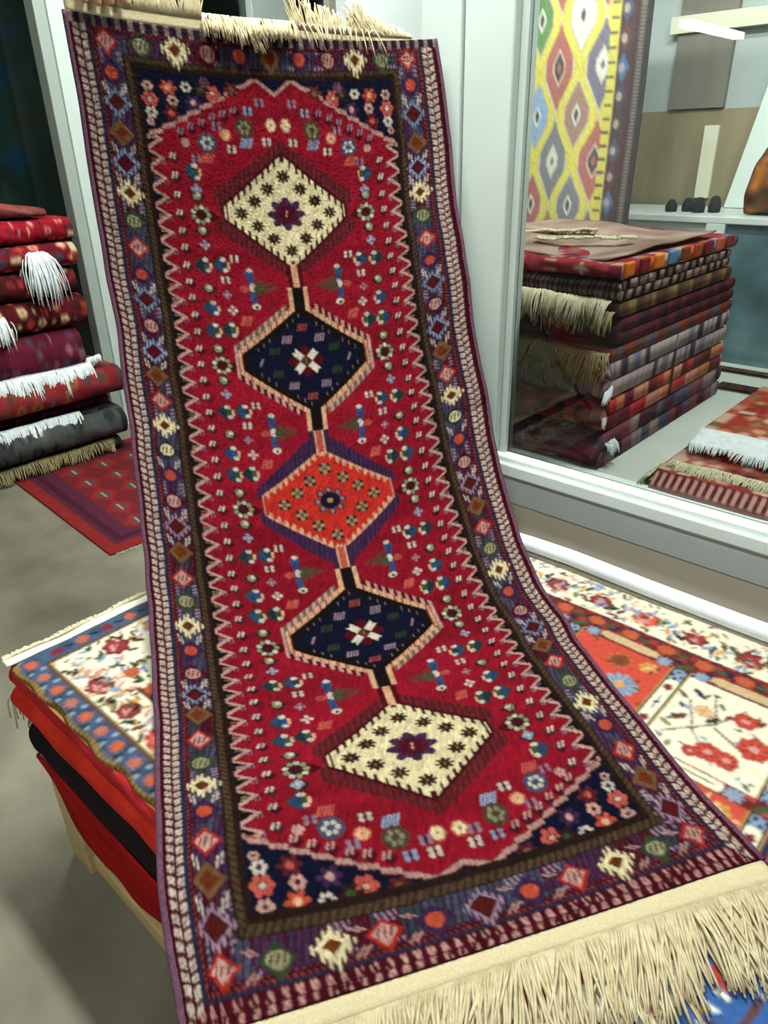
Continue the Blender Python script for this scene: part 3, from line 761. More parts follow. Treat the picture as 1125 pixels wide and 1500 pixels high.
# ---- floral rug on top of the pile
FY1 = 1.42
fx = np.arange(TX0, TX1, .0034); fy = np.arange(TY0, FY1, .0034)
def floral():
    c_ = {k_: lin(v) for k_, v in dict(cream=(244,236,204), blue=(66,90,124), gold=(168,128,52), oran=(206,92,40), dkr=(132,34,42), mar=(112,40,38), red=(196,56,38),
         lb=(140,162,188), grn=(70,92,58), dgr=(36,52,44), brn=(110,64,40), pink=(222,150,140), pch=(236,190,140), yel=(226,160,50), white=(244,240,226), orp=(212,66,38), bp=(44,98,170), navy=(34,44,84), ol=(150,140,90), blk=(40,34,26)).items()}
    cv = Canvas(fx/K, fy/K, c_['cream']); C = cv.C; X, Y = cv.X, cv.Y
    y0, y1, x0 = TY0/K, FY1/K, TX0/K; ey = np.minimum(Y-y0, (y1-Y)*.87); ex = X-x0; m = np.minimum(ex, ey)
    rnd = random.Random(3)
    def flower(x, y, r, c, cc, n=8, c3=None):
        cv.star(x, y, r, r, c_[c], n, .72); 
        if c3: cv.star(x, y, r*.66, r*.66, c_[c3], n, .8)
        for j in range(n):
            th = 2*math.pi*(j+.5)/n; cv.line(x+.3*r*math.cos(th), y+.3*r*math.sin(th), x+.85*r*math.cos(th), y+.85*r*math.sin(th), .0035, c_[c]*.6)
        cv.disc(x, y, r*.28, r*.28, c_[cc])
    def rose(x, y, r, c='dkr', c2='pink'):
        cv.star(x, y, r, r*.92, c_[c], 7, .8, rnd.random()*3); cv.star(x, y, r*.72, r*.66, c_[c]*1.6, 5, .8, 1)
        cv.line(x-.3*r, y-.2*r, x+.3*r, y-.35*r, r*.22, c_[c2]); cv.line(x-.1*r, y+.1*r, x+.2*r, y-.1*r, r*.18, c_[c2]*.9)
    def leaf(x, y, th, l, c='grn'):
        co, si = math.cos(th), math.sin(th)
        cv.shape(x, y, l, l, lambda u, v: ((u*co+v*si)**2+((-u*si+v*co)*2.6)**2) < 1, c_[c])
    def scatter(xa, xb, ya, yb, n, pal, sz=(.006, .012)):
        for _ in range(n):
            x, y = rnd.uniform(xa, xb), rnd.uniform(ya, yb)
            leaf(x, y, rnd.uniform(0, 3.1), rnd.uniform(*sz), rnd.choice(pal))
    # inner cream main border
    # interior base
    m = np.minimum(ex/2.1, ey); m = np.where(m < .056, np.minimum(ex, ey), np.maximum(m, .0565)); inner = m > .125; C[inner] = c_['mar']
    # main border flowers, long sides and the short end
    def border_run(x, y, horizontal, i):
        rose(x, y, .031 if i % 2 == 0 else .026, ['dkr', 'red'][i % 3 == 2])
        for sg in (-1, 1):
            dx, dy = (sg*.04, .012*(-1)**i) if horizontal else (.012*(-1)**i, sg*.04)
            leaf(x+dx*.8, y+dy, .6*sg, .017, ['grn', 'lb', 'dgr'][(i+sg) % 3]); leaf(x+dx*1.3, y-dy, 2*sg, .014, ['lb', 'yel', 'brn'][(i+sg+1) % 3])
            leaf(x+dx*.4, y-dy*2, 1., .010, 'yel' if i % 2 else 'pch')
    i = 0
    xx = x0+.19
    while xx < TX1/K:
        border_run(xx, y0+.085, True, i); border_run(xx-.05, y1-.098, True, i+1); xx += .105; i += 1
    yy = y0+.17
    while yy < y1-.12: border_run(x0+.10, yy, False, i); border_run(x0+.2, yy+.05, False, i+1); yy += .12; i += 1
    scatter(x0+.05, TX1/K, y0+.05, y0+.12, 330, ['lb', 'pch', 'grn', 'brn', 'blk', 'pink', 'ol', 'yel']); scatter(x0+.05, TX1/K, y1-.14, y1-.03, 620, ['lb', 'pch', 'ol', 'brn', 'lb', 'pink', 'grn'])
    scatter(x0+.06, x0+.26, y0+.06, y1-.06, 560, ['lb', 'pch', 'grn', 'brn', 'blk', 'pink'])
    # outer blue guard
    g = (m < .047) & (Y < 1.3); m = np.where((Y > 1.3) & (m < .06), .06, m); C[g] = c_['blue']; C[g & (np.sin(X*90)*np.sin(Y*90) > .3)] = c_['blue']*.6+c_['dgr']*.4
    nx_ = 0; xx = x0+.03
    while xx < TX1/K:
        for yy in (y0+.026, y1-.026):
            if yy > 1.3: continue
            cc = ['oran', 'red'][nx_ % 2]; cv.star(xx, yy, .015, .014, c_[cc] if cc == 'oran' else c_['oran']*.5+c_['pink']*.3, 8, .6)
            cv.disc(xx+.027, yy+.012, .005, .006, c_['lb']); cv.disc(xx-.027, yy-.013, .005, .005, c_['lb']*.9)
            leaf(xx+.02, yy-.012, .8, .009, 'dgr')
        xx += .055; nx_ += 1
    yy = y0+.08; 
    while yy < y1: cv.star(x0+.024, yy, .014, .015, c_['oran'] if nx_ % 2 else c_['dkr'], 8, .6); leaf(x0+.024, yy+.027, 1.2, .01, 'dgr'); yy += .055; nx_ += 1
    C[(m > .044) & (m < .051)] = c_['brn']; C[(m > .051) & (m < .056)] = c_['ol']
    gd = (ey < .007+.002*np.sin(X*60)); C[gd] = c_['gold']; C[gd & (np.sin(X*520) > .7)] = c_['gold']*.5
    # maroon guard with orange rosettes
    gz = (m > .125) & (m < .17); C[gz] = c_['mar']; C[gz & (np.sin(X*150)*np.sin(Y*150) > .25)] = c_['red']*.7; C[gz & (np.sin(X*110+2)*np.sin(Y*130) < -.5)] = c_['navy']*.8
    xx = x0+.2; i = 0
    while xx < TX1/K:
        for yy in (y0+.147, y1-.17): cv.star(xx, yy, .019, .016, c_['oran']*.9, 8, .7); leaf(xx+.03, yy, 0, .014, 'grn')
        xx += .075
    # panels: columns spaced .232 apart, rows .235
    ylo, yhi = .505, 1.172; rows_ = [(.505, .715), (.735, .925), (.955, 1.172)]
    dv = -.3325  # centre of a divider
    kinds = {}
    for ci in range(-5, 5):
        cx0 = -.348-.0+ .2265*(ci-1)+.2265+.016*2; 
    centers = [dv+.2225*k_ for k_ in range(-5, 5)]
    base = ['orp', 'cream', 'bp', 'dgr']
    for j, (ya, yb) in enumerate(rows_):
        for i, xc in enumerate(centers):
            xa, xb = xc+.016, xc+.2225-.016
            kk = (i+ {2: 0, 1: 1, 0: 0}[j]) % 2    # centres[5] is the divider at -.3325
            t = {(2, 5): 'cream', (2, 4): 'orp', (1, 5): 'orp', (0, 5): 'cream', (0, 6): 'bp', (1, 6): 'navy', (2, 6): 'bp', (2, 3): 'cream', (1, 4): 'cream', (0, 4): 'orp', (1, 3): 'bp'}.get((j, i), base[(i*2+j*3) % 4])
            r_ = (X > xa) & (X < xb) & (Y > ya) & (Y < yb)
            if xa < x0+.33: continue
            C[r_] = c_[t]
            w_, h_ = xb-xa, yb-ya
            if t == 'cream':
                for (p, q, p2, q2) in ((.1, .2, .45, .55), (.45, .55, .6, .85), (.45, .55, .3, .9), (.3, .4, .15, .7), (.45, .5, .8, .35), (.3, .38, .6, .1)):
                    cv.line(xa+p*w_, ya+q*h_, xa+p2*w_, ya+q2*h_, .0035, c_['brn']*.8)
                for _ in range(34): leaf(rnd.uniform(xa+.01, xb-.01), rnd.uniform(ya+.01, yb-.01), rnd.uniform(0, 3), rnd.uniform(.006, .014), rnd.choice(['grn', 'ol', 'dgr', 'lb', 'brn']))
                leaf(xa+.035, ya+.18, 2.6, .016, 'navy'); leaf(xa+.03, ya+.10, 1, .016, 'brn'); flower(xa+.057, ya+.138, .018, 'pch', 'yel', 6)
                for (fx_, fy_, fr) in ((.122, .158, .022), (.098, .046, .024), (.128, .046, .022), (.155, .10, .03), (.075, .03, .014)):
                    flower(xa+fx_, ya+fy_, fr, 'red', 'pink', 7, 'orp')
            elif t == 'orp':
                flower(xa+.03, yb-.1, .03, 'oran', 'brn', 8); flower(xa+.105, yb-.042, .027, 'oran', 'brn', 9, 'brn'); flower(xb-.055, yb-.108, .034, 'lb', 'yel', 12); flower(xb-.035, yb-.028, .018, 'yel', 'pch', 6)
                flower(xa+.16, ya+.045, .026, 'white', 'yel', 8); flower(xa+.07, ya+.05, .026, 'pch', 'oran', 8); leaf(xb-.02, ya+.03, .5, .02, 'grn')
                for _ in range(14): leaf(rnd.uniform(xa, xb), rnd.uniform(ya, yb), rnd.uniform(0, 3), .008, rnd.choice(['brn', 'grn', 'pch']))
            else:
                cv.line(xa+.05, ya, xa+.07, yb-.06, .008, c_['brn'])
                flower(xa+.03, yb-.06, .02, 'red', 'pink', 5); flower(xa+.045, ya+.07, .02, 'brn', 'red', 8); leaf(xa+.02, ya+.09, 1.2, .011, 'yel')
                for _ in range(26): leaf(rnd.uniform(xa+.01, xb-.01), rnd.uniform(ya+.01, yb-.01), rnd.uniform(0, 3), rnd.uniform(.007, .015), rnd.choice(['white', 'grn', 'pch', 'yel', 'lb', 'navy', 'ol']))
                flower(xb-.05, yb-.06, .022, 'red', 'pink', 6); flower(xb-.06, ya+.05, .024, 'oran', 'red', 7)
    # dividers
    for j, (ya, yb) in enumerate(rows_):
        for xc in [c for c in centers if c > x0+.31]:
            r_ = (np.abs(X-xc) < .0165) & (Y > ya-.01) & (Y < yb+.006); C[r_] = c_['lb']; C[r_ & (np.sin(X*400)*np.sin(Y*300) > .2)] = c_['navy']
            yc = (ya+yb)/2
            cv.shape(xc, yc, .0125, (yb-ya)*.36, lambda u, v: abs(u)**4+abs(v)**8 < 1, c_['cream'])
            for q in (-.24, .24): cv.star(xc, yc+q*(yb-ya), .009, .011, c_['dkr'], 5, .7)
            cv.line(xc, yc-.02, xc, yc+.02, .006, c_['lb']*.7); leaf(xc, yc, .8, .008, 'dgr')
            for sg in (-1, 1):
                r_ = (np.abs(X-xc-sg*.0155) < .0038) & (Y > ya-.008) & (Y < yb+.008); C[r_] = c_['blk']; r_ = (np.abs(X-xc-sg*.0155) < .0014) & (Y > ya-.008) & (Y < yb+.008); C[r_] = c_['gold']*1.3
    for (ya, yb) in ((.925, .955), (.715, .735)):
        r_ = (Y > ya) & (Y < yb) & (X > x0+.33); C[r_] = c_['mar']*.9; C[r_ & (np.sin(X*130)*np.sin(Y*200) > .3)] = c_['red']
        for xc in [c for c in centers if c > x0+.31]:
            cv.shape(xc+.111, (ya+yb)/2, .05, (yb-ya)*.42, lambda u, v: abs(u)**6+abs(v)**4 < 1, c_['cream']); cv.line(xc+.075, (ya+yb)/2, xc+.147, (ya+yb)/2, .004, c_['grn'])
            cv.star(xc+.045, (ya+yb)/2, .017, .014, c_['lb'], 8, .6); cv.star(xc+.178, (ya+yb)/2, .017, .014, c_['lb'], 8, .6); leaf(xc, (ya+yb)/2, .7, .018, 'grn')
    # cartouche row beside the guard
    for xc in centers:
        cv.shape(xc+.111, 1.19, .06, .011, lambda u, v: abs(u)**6+abs(v)**4 < 1, c_['pch']*.6+c_['ol']*.5); cv.star(xc+.035, 1.183, .016, .014, c_['lb'], 8, .6); cv.star(xc+.185, 1.183, .016, .014, c_['lb'], 8, .6); leaf(xc, 1.19, .7, .017, 'grn')
    C[:] = (C*.86+C.mean(-1, keepdims=True)*.14)*.66; C *= (.82+.36*RNG.rand(*X.shape))[..., None]
    C[1:-1, 1:-1] = (C[1:-1, 1:-1]*3+C[:-2, 1:-1]+C[2:, 1:-1]+C[1:-1, :-2]+C[1:-1, 2:])/7
    return C
FC = floral()
XX, YY = np.meshgrid(fx, fy); ZT = .528
drop = np.clip(TY0+.02-YY, 0, 1); ZZ = ZT-6*drop**2*3+.0005*RNG.randn(*XX.shape)+.0015*np.sin(XX*14)*np.sin(YY*9)
ZZ = np.minimum(ZZ, .5305)
yw = YY-.004*np.sin(XX*55)*(YY < TY0+.006)-.003*np.sin(XX*23)*(YY < TY0+.006)
n1, n2 = XX.shape; fi = np.arange(n1*n2).reshape(n1, n2)
top = np.stack([XX, yw, ZZ], -1)
bot = np.stack([XX, yw, np.minimum(ZZ-.0065, .5205)], -1)
ringi = np.concatenate([fi[0, :], fi[1:, -1], fi[-1, -2::-1], fi[-2:0:-1, 0]]); nv = n1*n2; nr = len(ringi)
fq = np.stack([fi[:-1, :-1], fi[:-1, 1:], fi[1:, 1:], fi[1:, :-1]], -1).reshape(-1, 4)
rq = np.stack([ringi, nv+np.arange(nr), nv+(np.arange(nr)+1) % nr, np.roll(ringi, -1)], -1)
bot4 = np.array([bot[0, 0], bot[0, -1], bot[-1, -1], bot[-1, 0]])
flo = thing('floral_rug', (TX0, TY0, .52), 'cream, red and blue floral panel rug lying flat on top of the bench pile', 'rug')
mesh_obj('knotted_pile', np.concatenate([top.reshape(-1, 3), bot.reshape(-1, 3)[ringi], bot4]), np.concatenate([fq, rq, np.array([[nv+nr, nv+nr+3, nv+nr+2, nv+nr+1]])]), M_knot, flo, True, np.concatenate([FC.reshape(-1, 3), FC.reshape(-1, 3)[ringi], FC.reshape(-1, 3)[:4]]))
def fb(u, v):
    y = TY0-.01+u*1.0; x = TX0+.003-.032*v-.008*wob(u*2, 3)*v
    return (x, y, .531+.004*math.sin(v*3)-.004*v+.002*wob(u*4, 1)), (0, 0, 1)
strip('woven_end_band', fb, 60, 4, M_cottonend, flo, .004)
edge_fringe(flo, (TX0-.02, TY0-.008, .531), (TX0-.02, TY0+1.0, .531), (-1, 0, 0), .03, M_cream_fr, 420, .35, .0022, 8)
# ---- white tube behind the pile
tb = MB().tube([(-1.2+.1*i, 1.402+.002*math.sin(i*1.7), .553-.004*math.sin(i*.9)) for i in range(19)], .019, 20).build('white_plastic_pipe', M_tube, None, True)
tag(tb, 'white glossy plastic pipe lying along the back edge of the bench pile', 'pipe')
# ------------------------------------------------------------------ storefront
YF = 1.60
w1 = thing('window_1', (-.3, YF, .6), 'w', 'w'); del w1['label'], w1['category']; struct(w1)
MB().box(-1.2, 1.6, YF, YF+.07, .612, .672).build('window_sill', M_pvc, w1, bevel=.006)
MB().box(-1.2, 1.6, YF-.012, YF+.0, .618, .655).build('sill_lip', M_pvc, w1, bevel=.005)
MB().box(-1.06, -1.04, YF+.02, YF+.06, .672, 2.6).build('window_frame', M_post, w1, bevel=.003)
MB().box(-1.199, -1.061, YF-.004, YF+.07, -.0, 2.6).build('window_post', M_post, w1, bevel=.006)
MB().box(-1.2075, -1.1995, YF+.01, YF+.05, 0, 2.6).build('seal', M_groove, w1)
MB().box(-1.33, -1.208, YF-.004, YF+.07, 0, 2.6).build('window_post', M_post, w1, bevel=.006)
MB().box(-1.04, 1.6, YF+.034, YF+.038, .672, 2.6).build('window_pane', M_glass, w1)
MB().box(-1.04, 1.6, YF, YF+.07, 2.6, 2.7).build('window_frame', M_post, w1)
wl = MB().box(-1.06, 1.6, YF+.012, YF+.07, .53, .61).build('trim_1', M_pvc); struct(wl)
wf = MB().box(-1.06, 1.6, YF+.02, YF+.07, 0, .53).build('wall_front', M_beige); struct(wf)
# showcase shell
st = MB().box(-1.35, 1.8, YF+.072, 3.5, .60, .655).build('showcase_floor', M_shelf); struct(st)
struct(MB().box(-14, 3.0, 5.3, 5.4, 0, 3.2).build('wall_back', M_wall))
struct(MB().box(-1.7, 2.2, 3.5, 3.56, 1.56, 3.2).build('wall_showcase', M_wall))
struct(MB().box(-1.7, 2.2, 3.485, 3.56, .0, 1.56).build('trim_2', M_brown))
for i, x in enumerate((-1.33, -1.08, -.88, -.6)):
    struct(MB().box(x, x+.06, 3.47, 3.485, 1.22, 1.5).build('trim_%d' % (3+i), M_beige))
struct(MB().box(-1.7, -1.66, YF+.08, 3.5, 0, 3.2).build('wall_partition', M_wall))
struct(MB().box(-1.50, -1.27, 3.47, 3.5, 1.565, 2.3).build('reflection_panel_1', plain('grey_reflection', (112, 108, 98), (132, 126, 114), scale=3, rough=.5, stretch=(3, 1, .6))))  # grey panel standing in for a dark reflection in the glass
struct(MB().box(-1.53, -1.0, 3.455, 3.49, 1.84, 1.90).build('trim_8', M_beige))
# cabinet inside the showcase
cab = thing('glass_fronted_cabinet', (-.4, 3.1, .655), 'low white cabinet with dark glass front at the back of the showcase', 'cabinet')
MB().box(-1.62, .6, 2.98, 3.44, 1.165, 1.19).build('cabinet_top', M_cab, cab, bevel=.004)
MB().box(-1.08, -1.01, 2.98, 3.03, .655, 1.165).build('side_post', M_cab, cab, bevel=.003)
MB().box(-1.62, -1.081, 3.0, 3.40, .655, 1.164).build('side_panel', M_cab, cab)
MB().box(-1.009, .6, 3.0, 3.012, .655, 1.164).build('glass_front', plain('dark_glass', (62, 84, 88), (104, 132, 138), scale=5, rough=.15), cab)
# hanging kilim -----------------------------------------------------------------
YK = 2.62
kx = np.linspace(-1.86, -1.225, 260); kz = np.linspace(1.15, 2.25, 420)
def kilim():
    c_ = {k_: lin(v) for k_, v in dict(yel=(226,208,40), red=(186,84,74), pur=(110,98,132), blue=(130,170,214), brn=(168,118,100), grn=(84,142,62), wh=(226,222,206), slate=(120,120,134), dk=(70,50,54), nav=(54,62,84), cr=(214,190,170), bl2=(60,100,150), mar=(96,44,52)).items()}
    cv = Canvas(kx, kz, c_['yel']); C = cv.C; X, Y = cv.X, cv.Y
    px, pz = .165, .295; xo = -1.63; zo = 1.24
    seq = ['brn', 'red', 'pur', 'blue', 'red', 'slate', 'grn', 'wh', 'pur', 'brn']
    for i in range(-2, 5):
        for j in range(-1, 9):
            x = xo+px*i+(px/2 if j % 2 else 0); z = zo+pz/2*j
            yellowring = (j % 2 == 0)
            t = seq[(i*3+j*2+1) % len(seq)]
            k_ = {(0,0):'red',(1,0):'slate',(0,2):'blue',(1,2):'brn',(0,4):'grn',(1,4):'wh',(-1,1):'red',(0,1):'slate',(1,1):'red',(-1,3):'slate',(0,3):'red',(1,3):'pur'}.get((i, j), t)
            f = lambda a_: (lambda u, v: (np.abs(u)+np.abs(v) < a_) & (np.abs(u) < a_*.78))
            if yellowring:
                cv.shape(x, z, px*.58, pz*.56, f(1), c_['yel']*.85); cv.shape(x, z, px*.56, pz*.54, f(.98), c_['yel']); cv.shape(x, z, px*.40, pz*.40, f(.95), c_['cr']*.8)
                cv.shape(x, z, px*.36, pz*.36, f(.95), c_[k_]); cv.shape(x, z, px*.12, pz*.13, f(1), c_['wh']); cv.shape(x, z, px*.07, pz*.08, f(1), c_['dk'])
            else:
                cv.shape(x, z, px*.47, pz*.50, f(1), c_['cr']); cv.shape(x, z, px*.42, pz*.45, f(1), c_[k_])
                cv.shape(x, z, px*.2, pz*.2, f(1), c_['cr']); cv.shape(x, z, px*.16, pz*.16, f(1), c_['dk'] if k_ == 'red' else c_['wh']); cv.shape(x, z, px*.06, pz*.06, f(1), c_[k_])
    hat = (np.sin(X*700+Y*420) > .35) & (C.max(-1)-C.min(-1) < .5); C[hat] = C[hat]*.72+c_['cr']*.14
    e = X > -1.366; C[e] = c_['yel']*.9; C[e & (X < -1.34) & (np.sin(Y*150) > .8)] = c_['dk']*1.8
    e = X > -1.335; C[e] = c_['mar']*.6
    for k_ in range(14):
        cv.rhomb(-1.312, 1.17+k_*.083, .022, .045, [c_['nav'], c_['bl2'], c_['mar'], c_['nav']*1.5, c_['dk']][k_ % 5]); cv.disc(-1.315, 1.17+k_*.083, .01, .014, c_['cr']*.6)
    e = X > -1.282; C[e] = c_['mar']*.45
    e = X > -1.265; C[e] = c_['dk']*.35; C[e & (X < -1.245) & (np.sin(Y*600) > 0)] = c_['cr']*.4
    C[:] = C*.8+C.mean(-1, keepdims=True)*.16+.05; C *= (.75+.5*RNG.rand(*X.shape))[..., None]
    for _ in range(2): C[1:-1, 1:-1] = (C[1:-1, 1:-1]*2+C[:-2, 2:]*1.5+C[2:, :-2]*1.5+C[1:-1, :-2]*.5+C[1:-1, 2:]*.5)/6
    return C
KC = kilim(); XX, ZZ = np.meshgrid(kx, kz); YY = YK+.006*np.sin(XX*18)+.004*np.sin(ZZ*9)
n1, n2 = XX.shape; fi = np.arange(n1*n2).reshape(n1, n2); nv = n1*n2
ft = np.stack([XX, YY, ZZ], -1).reshape(-1, 3); bk = ft+np.array([0, .006, 0])
fq = np.stack([fi[:-1, :-1], fi[:-1, 1:], fi[1:, 1:], fi[1:, :-1]], -1).reshape(-1, 4)
ringi = np.concatenate([fi[0, :], fi[1:, -1], fi[-1, -2::-1], fi[-2:0:-1, 0]]); 
rq = np.stack([ringi, nv+ringi, nv+np.roll(ringi, -1), np.roll(ringi, -1)], -1)
kil = thing('hanging_kilim', (-1.5, YK, 1.7), 'yellow flatweave with coloured lozenges and dark side border, hanging in the showcase', 'rug')
mesh_obj('woven_cloth', np.concatenate([ft, bk]), np.concatenate([fq, (fq+nv)[:, ::-1], rq]), M_fold, kil, True, np.concatenate([KC.reshape(-1, 3), KC.reshape(-1, 3)*.6]))
edge_fringe(kil, (-1.86, YK-.004, 1.155), (-1.34, YK-.004, 1.175), (0, -.4, -1), .06, M_cream_fr, 160, .5, .002, 14)
# pile of folded rugs in the showcase -------------------------------------------
G1 = 'folded rugs stacked inside the showcase'
reds = [(96,34,40),(150,120,112),(60,66,84),(176,96,72),(40,30,34),(190,170,140)]
mar = [(120,72,84),(150,140,136),(62,78,104),(136,64,70),(40,30,40)]
grey = [(160,142,142),(110,104,130),(178,160,150),(60,50,60)]
dk = [(84,34,44),(104,46,58),(60,36,46)]
X0, PW, YP, PD = -1.42, .62, 1.70, .88
def pr(z0, h, layers, pal, seed, label, kind='tribal', x0=X0, w=PW, y=YP, d=PD, **k):
    return folded_rug('folded_rug', (x0, y, z0), (1, 0, 0), (0, 1, 0), w, d, z0, h, layers, pal, seed, label, G1, kind, **k)
a = pr(.657, .100, 2, mar, 21, 'mauve folded rug with small white motifs, bottom of the showcase pile', motif=.06)
edge_fringe(a, (-.80, 1.735, .72), (-.80, 1.79, .72), (1, -.3, -.1), .03, M_white_fr, 60, .6, .002, 31)
b = pr(.759, .086, 2, [(184,52,56),(200,130,90),(60,44,60),(206,150,120),(40,30,30)], 22, 'bright red folded rug with a white corner tassel, second lowest in the showcase pile', motif=.05)
edge_fringe(b, (-.80, 1.70, .80), (-.80, 1.72, .80), (.6, -1, -.1), .025, M_white_fr, 30, .6, .002, 32)
c = pr(.847, .098, 2, grey, 23, 'lilac grey striped folded rug below the two olive fringes in the showcase', 'stripe', y=YP-.005)
edge_fringe(c, (-1.42, 1.70, .945), (-.81, 1.70, .93), (0, -1, -.15), .05, M_olive_fr, 360, .7, .0018, 33, zfloor=None)
edge_fringe(c, (-.80, 1.70, .87), (-.80, 1.74, .88), (.5, -1, -.1), .035, M_white_fr, 50, .5, .002, 34)
d = pr(.947, .034, 1, [(110,70,64),(150,60,40),(90,90,110)], 24, 'thin rug with thick olive fringe, right above the lilac striped rug', y=YP-.004)
edge_fringe(d, (-1.42, 1.70, .99), (-.80, 1.70, .972), (0, -1, -.1), .06, M_olive_fr, 420, .75, .002, 35)
e = pr(.983, .072, 2, dk, 25, 'very dark maroon folded rug set back in the showcase pile', 'tribal', y=YP+.04, d=.82)
f_ = pr(1.056, .040, 1, [(110,84,66),(150,124,70),(74,56,48),(96,60,50)], 26, 'dark brown rug with two rows of cream fringe in the showcase pile', y=YP+.01, d=.8)
edge_fringe(f_, (-1.42, 1.70, 1.095), (-.80, 1.70, 1.07), (0, -1, -.1), .05, M_olive_fr, 400, .8, .002, 36)
edge_fringe(f_, (-1.42, 1.695, 1.125), (-.81, 1.695, 1.10), (0, -1, -.1), .055, M_cream_fr, 420, .9, .0022, 37)
g_ = pr(1.098, .05, 2, [(34,28,32),(150,120,112),(60,30,34)], 27, 'black bordered folded rug second from the top of the showcase pile', 'ticks', motif=.03, d=.78)
h_ = pr(1.149, .045, 1, [(150,50,60),(206,180,170),(214,116,40),(96,130,160),(60,30,40)], 28, 'maroon rug with orange and blue side motifs, top of the showcase pile', 'tribal', droop=.008, motif=.045, d=.8)
def backsheet(u, v):
    x = -1.40+.55*u+.03*v; y = 1.735+.62*v; z = 1.2+.01*math.sin(u*5+1)+.012*v+.006*wob(u+v, 4); return (x, y, z), (0, 0, 1)
nz = smooth_noise((31, 41), (7, 10), 8)[..., None]; bc = lin((176,150,134))*(1-nz)+lin((120,92,84))*nz; bc = np.concatenate([bc.reshape(-1, 3)]*2)
col_strip('turned_back_end', backsheet, 40, 30, h_, bc, .005)
edge_fringe(h_, (-1.40, 1.80, 1.212), (-1.08, 2.12, 1.216), (-.5, .7, .1), .05, M_cream_fr, 220, .3, .0025, 38)
edge_fringe(h_, (-1.12, 1.84, 1.213), (-.90, 2.0, 1.213), (-.2, .3, .1), .05, M_cream_fr, 120, .3, .0025, 39)
for i in range(9):
    yy = 1.72+i*.085
    MB().box(-.803, -.792, yy, yy+.05, 1.155, 1.19).build('side_motif', plain('m_or%d' % i, [(210,110,36),(120,36,40),(216,120,40),(90,124,160),(126,60,40),(150,70,44),(110,40,46),(180,90,50),(120,50,50)][i], rough=.95, spec=.1), h_, bevel=.01)
# two low rugs at the right of the showcase -------------------------------------
cor = [(168,74,58),(214,170,150),(120,50,50),(150,120,70),(226,196,170),(60,50,60)]
G2 = 'coral rugs folded flat at the right of the showcase'
r1 = folded_rug('folded_rug', (-.64, 1.685, .657), (1, 0, 0), (0, 1, 0), 1.0, .62, .657, .052, 1, cor, 41, 'lower coral rug with a ticked border and cream fringe, nearest the glass at the right', G2, 'tribal', .045)
def fr_band(u, v):
    return (-.63+.98*u, 1.72-.075*v, .711-.03*v*v+.004*wob(u*2, 2)), (0, -.2, 1)
def tickband(u, v): return (-.635+.98*u, 1.70-.05*v, .706-.035*v+.003*wob(u*2, 5)), (0, -.5, 1)
tn, tm = 300, 6; tc_ = np.empty((tm+1, tn+1, 3)); tc_[:] = lin((104,40,44)); uu = np.arange(tn+1)
tc_[1:5, (uu % 6) < 3] = lin((190,150,138)); col_strip('ticked_border', tickband, tn, tm, r1, np.concatenate([tc_.reshape(-1, 3)]*2), .006)
edge_fringe(r1, (-.62, 1.755, .716), (.36, 1.755, .716), (0, -1, 0), .045, M_cream_fr, 520, .35, .0022, 42)
edge_fringe(r1, (-.64, 1.67, .70), (-.64, 1.76, .70), (-1, -.4, -.3), .05, M_cream_fr, 90, .8, .002, 43, zfloor=.656)
r2 = folded_rug('folded_rug', (-.62, 1.90, .712), (1, 0, 0), (0, 1, 0), .98, .55, .712, .04, 1, [(164,60,48),(222,196,170),(190,90,70),(120,110,60),(210,150,120)], 44, 'upper coral rug with a bright white fringe band along its front edge', G2, 'tribal', .05)
strip('white_end_band', lambda u, v: ((-.625+.98*u, 1.93-.075*v, .757-.028*v+.003*wob(u*2, 7)), (0, -.3, 1)), 60, 4, M_white_fr, r2, .006)
edge_fringe(r2, (-.62, 1.86, .735), (.36, 1.86, .735), (0, -1, -.1), .03, M_white_fr, 380, .5, .0022, 45)
# rugs standing folded at the back right ----------------------------------------
bro = [(84,66,54),(120,100,80),(60,40,38),(140,80,60)]
s1 = folded_rug('standing_rug', (-.99, 2.93, .66), (1, 0, 0), (0, 0, 1), .5, .44, .66, .08, 2, bro, 51, 'brown rug folded and stood on end against the cabinet, behind the shorter standing one')
s1.rotation_euler = (math.radians(84), 0, 0)
s2_ = folded_rug('standing_rug', (-.83, 2.72, .66), (1, 0, 0), (0, 0, 1), .5, .36, .66, .10, 2, [(74,56,46),(110,84,64),(130,70,54),(52,36,34)], 52, 'dark brown rug with cream side fringe stood on end nearer the glass')
s2_.rotation_euler = (math.radians(86), 0, 0)
for o_, xx, yy, zt in ((s1, -1.0, 2.86, 1.08), (s2_, -.84, 2.63, 1.0)):
    mbf = []
    rrr = random.Random(int(zt*100))
    for i in range(90):
        z = .68+(zt-.68)*i/90; mbf.append([(xx+.01, yy, z), (xx-.012-rrr.random()*.012, yy-.01, z-.008), (xx-.02, yy-.02+rrr.random()*.01, z-.03)])
    cords('side_fringe', mbf, M_cream_fr, None, .003)
    fo = COL.objects[-1]; fo.parent = o_; fo.matrix_parent_inverse = (Matrix.Translation(o_.location) @ o_.rotation_euler.to_matrix().to_4x4()).inverted()
rl = thing('rolled_rug', (-.6, 3.15, 1.19), 'rolled brown and orange rug lying on top of the cabinet at the right edge', 'rug')
V = []; nL, nT = 60, 48
for i in range(nL):
    for j in range(nT):
        th = 2*math.pi*j/nT; r_ = .115+.004*math.sin(i*.5+j); V.append((-.97+.02*math.sin(th)+i*.014, 3.14+r_*math.cos(th), 1.305+r_*1.0*math.sin(th)))
idx = np.arange(nL*nT).reshape(nL, nT); q = np.stack([idx[:-1], np.roll(idx, -1, 1)[:-1], np.roll(idx, -1, 1)[1:], idx[1:]], -1).reshape(-1, 4)
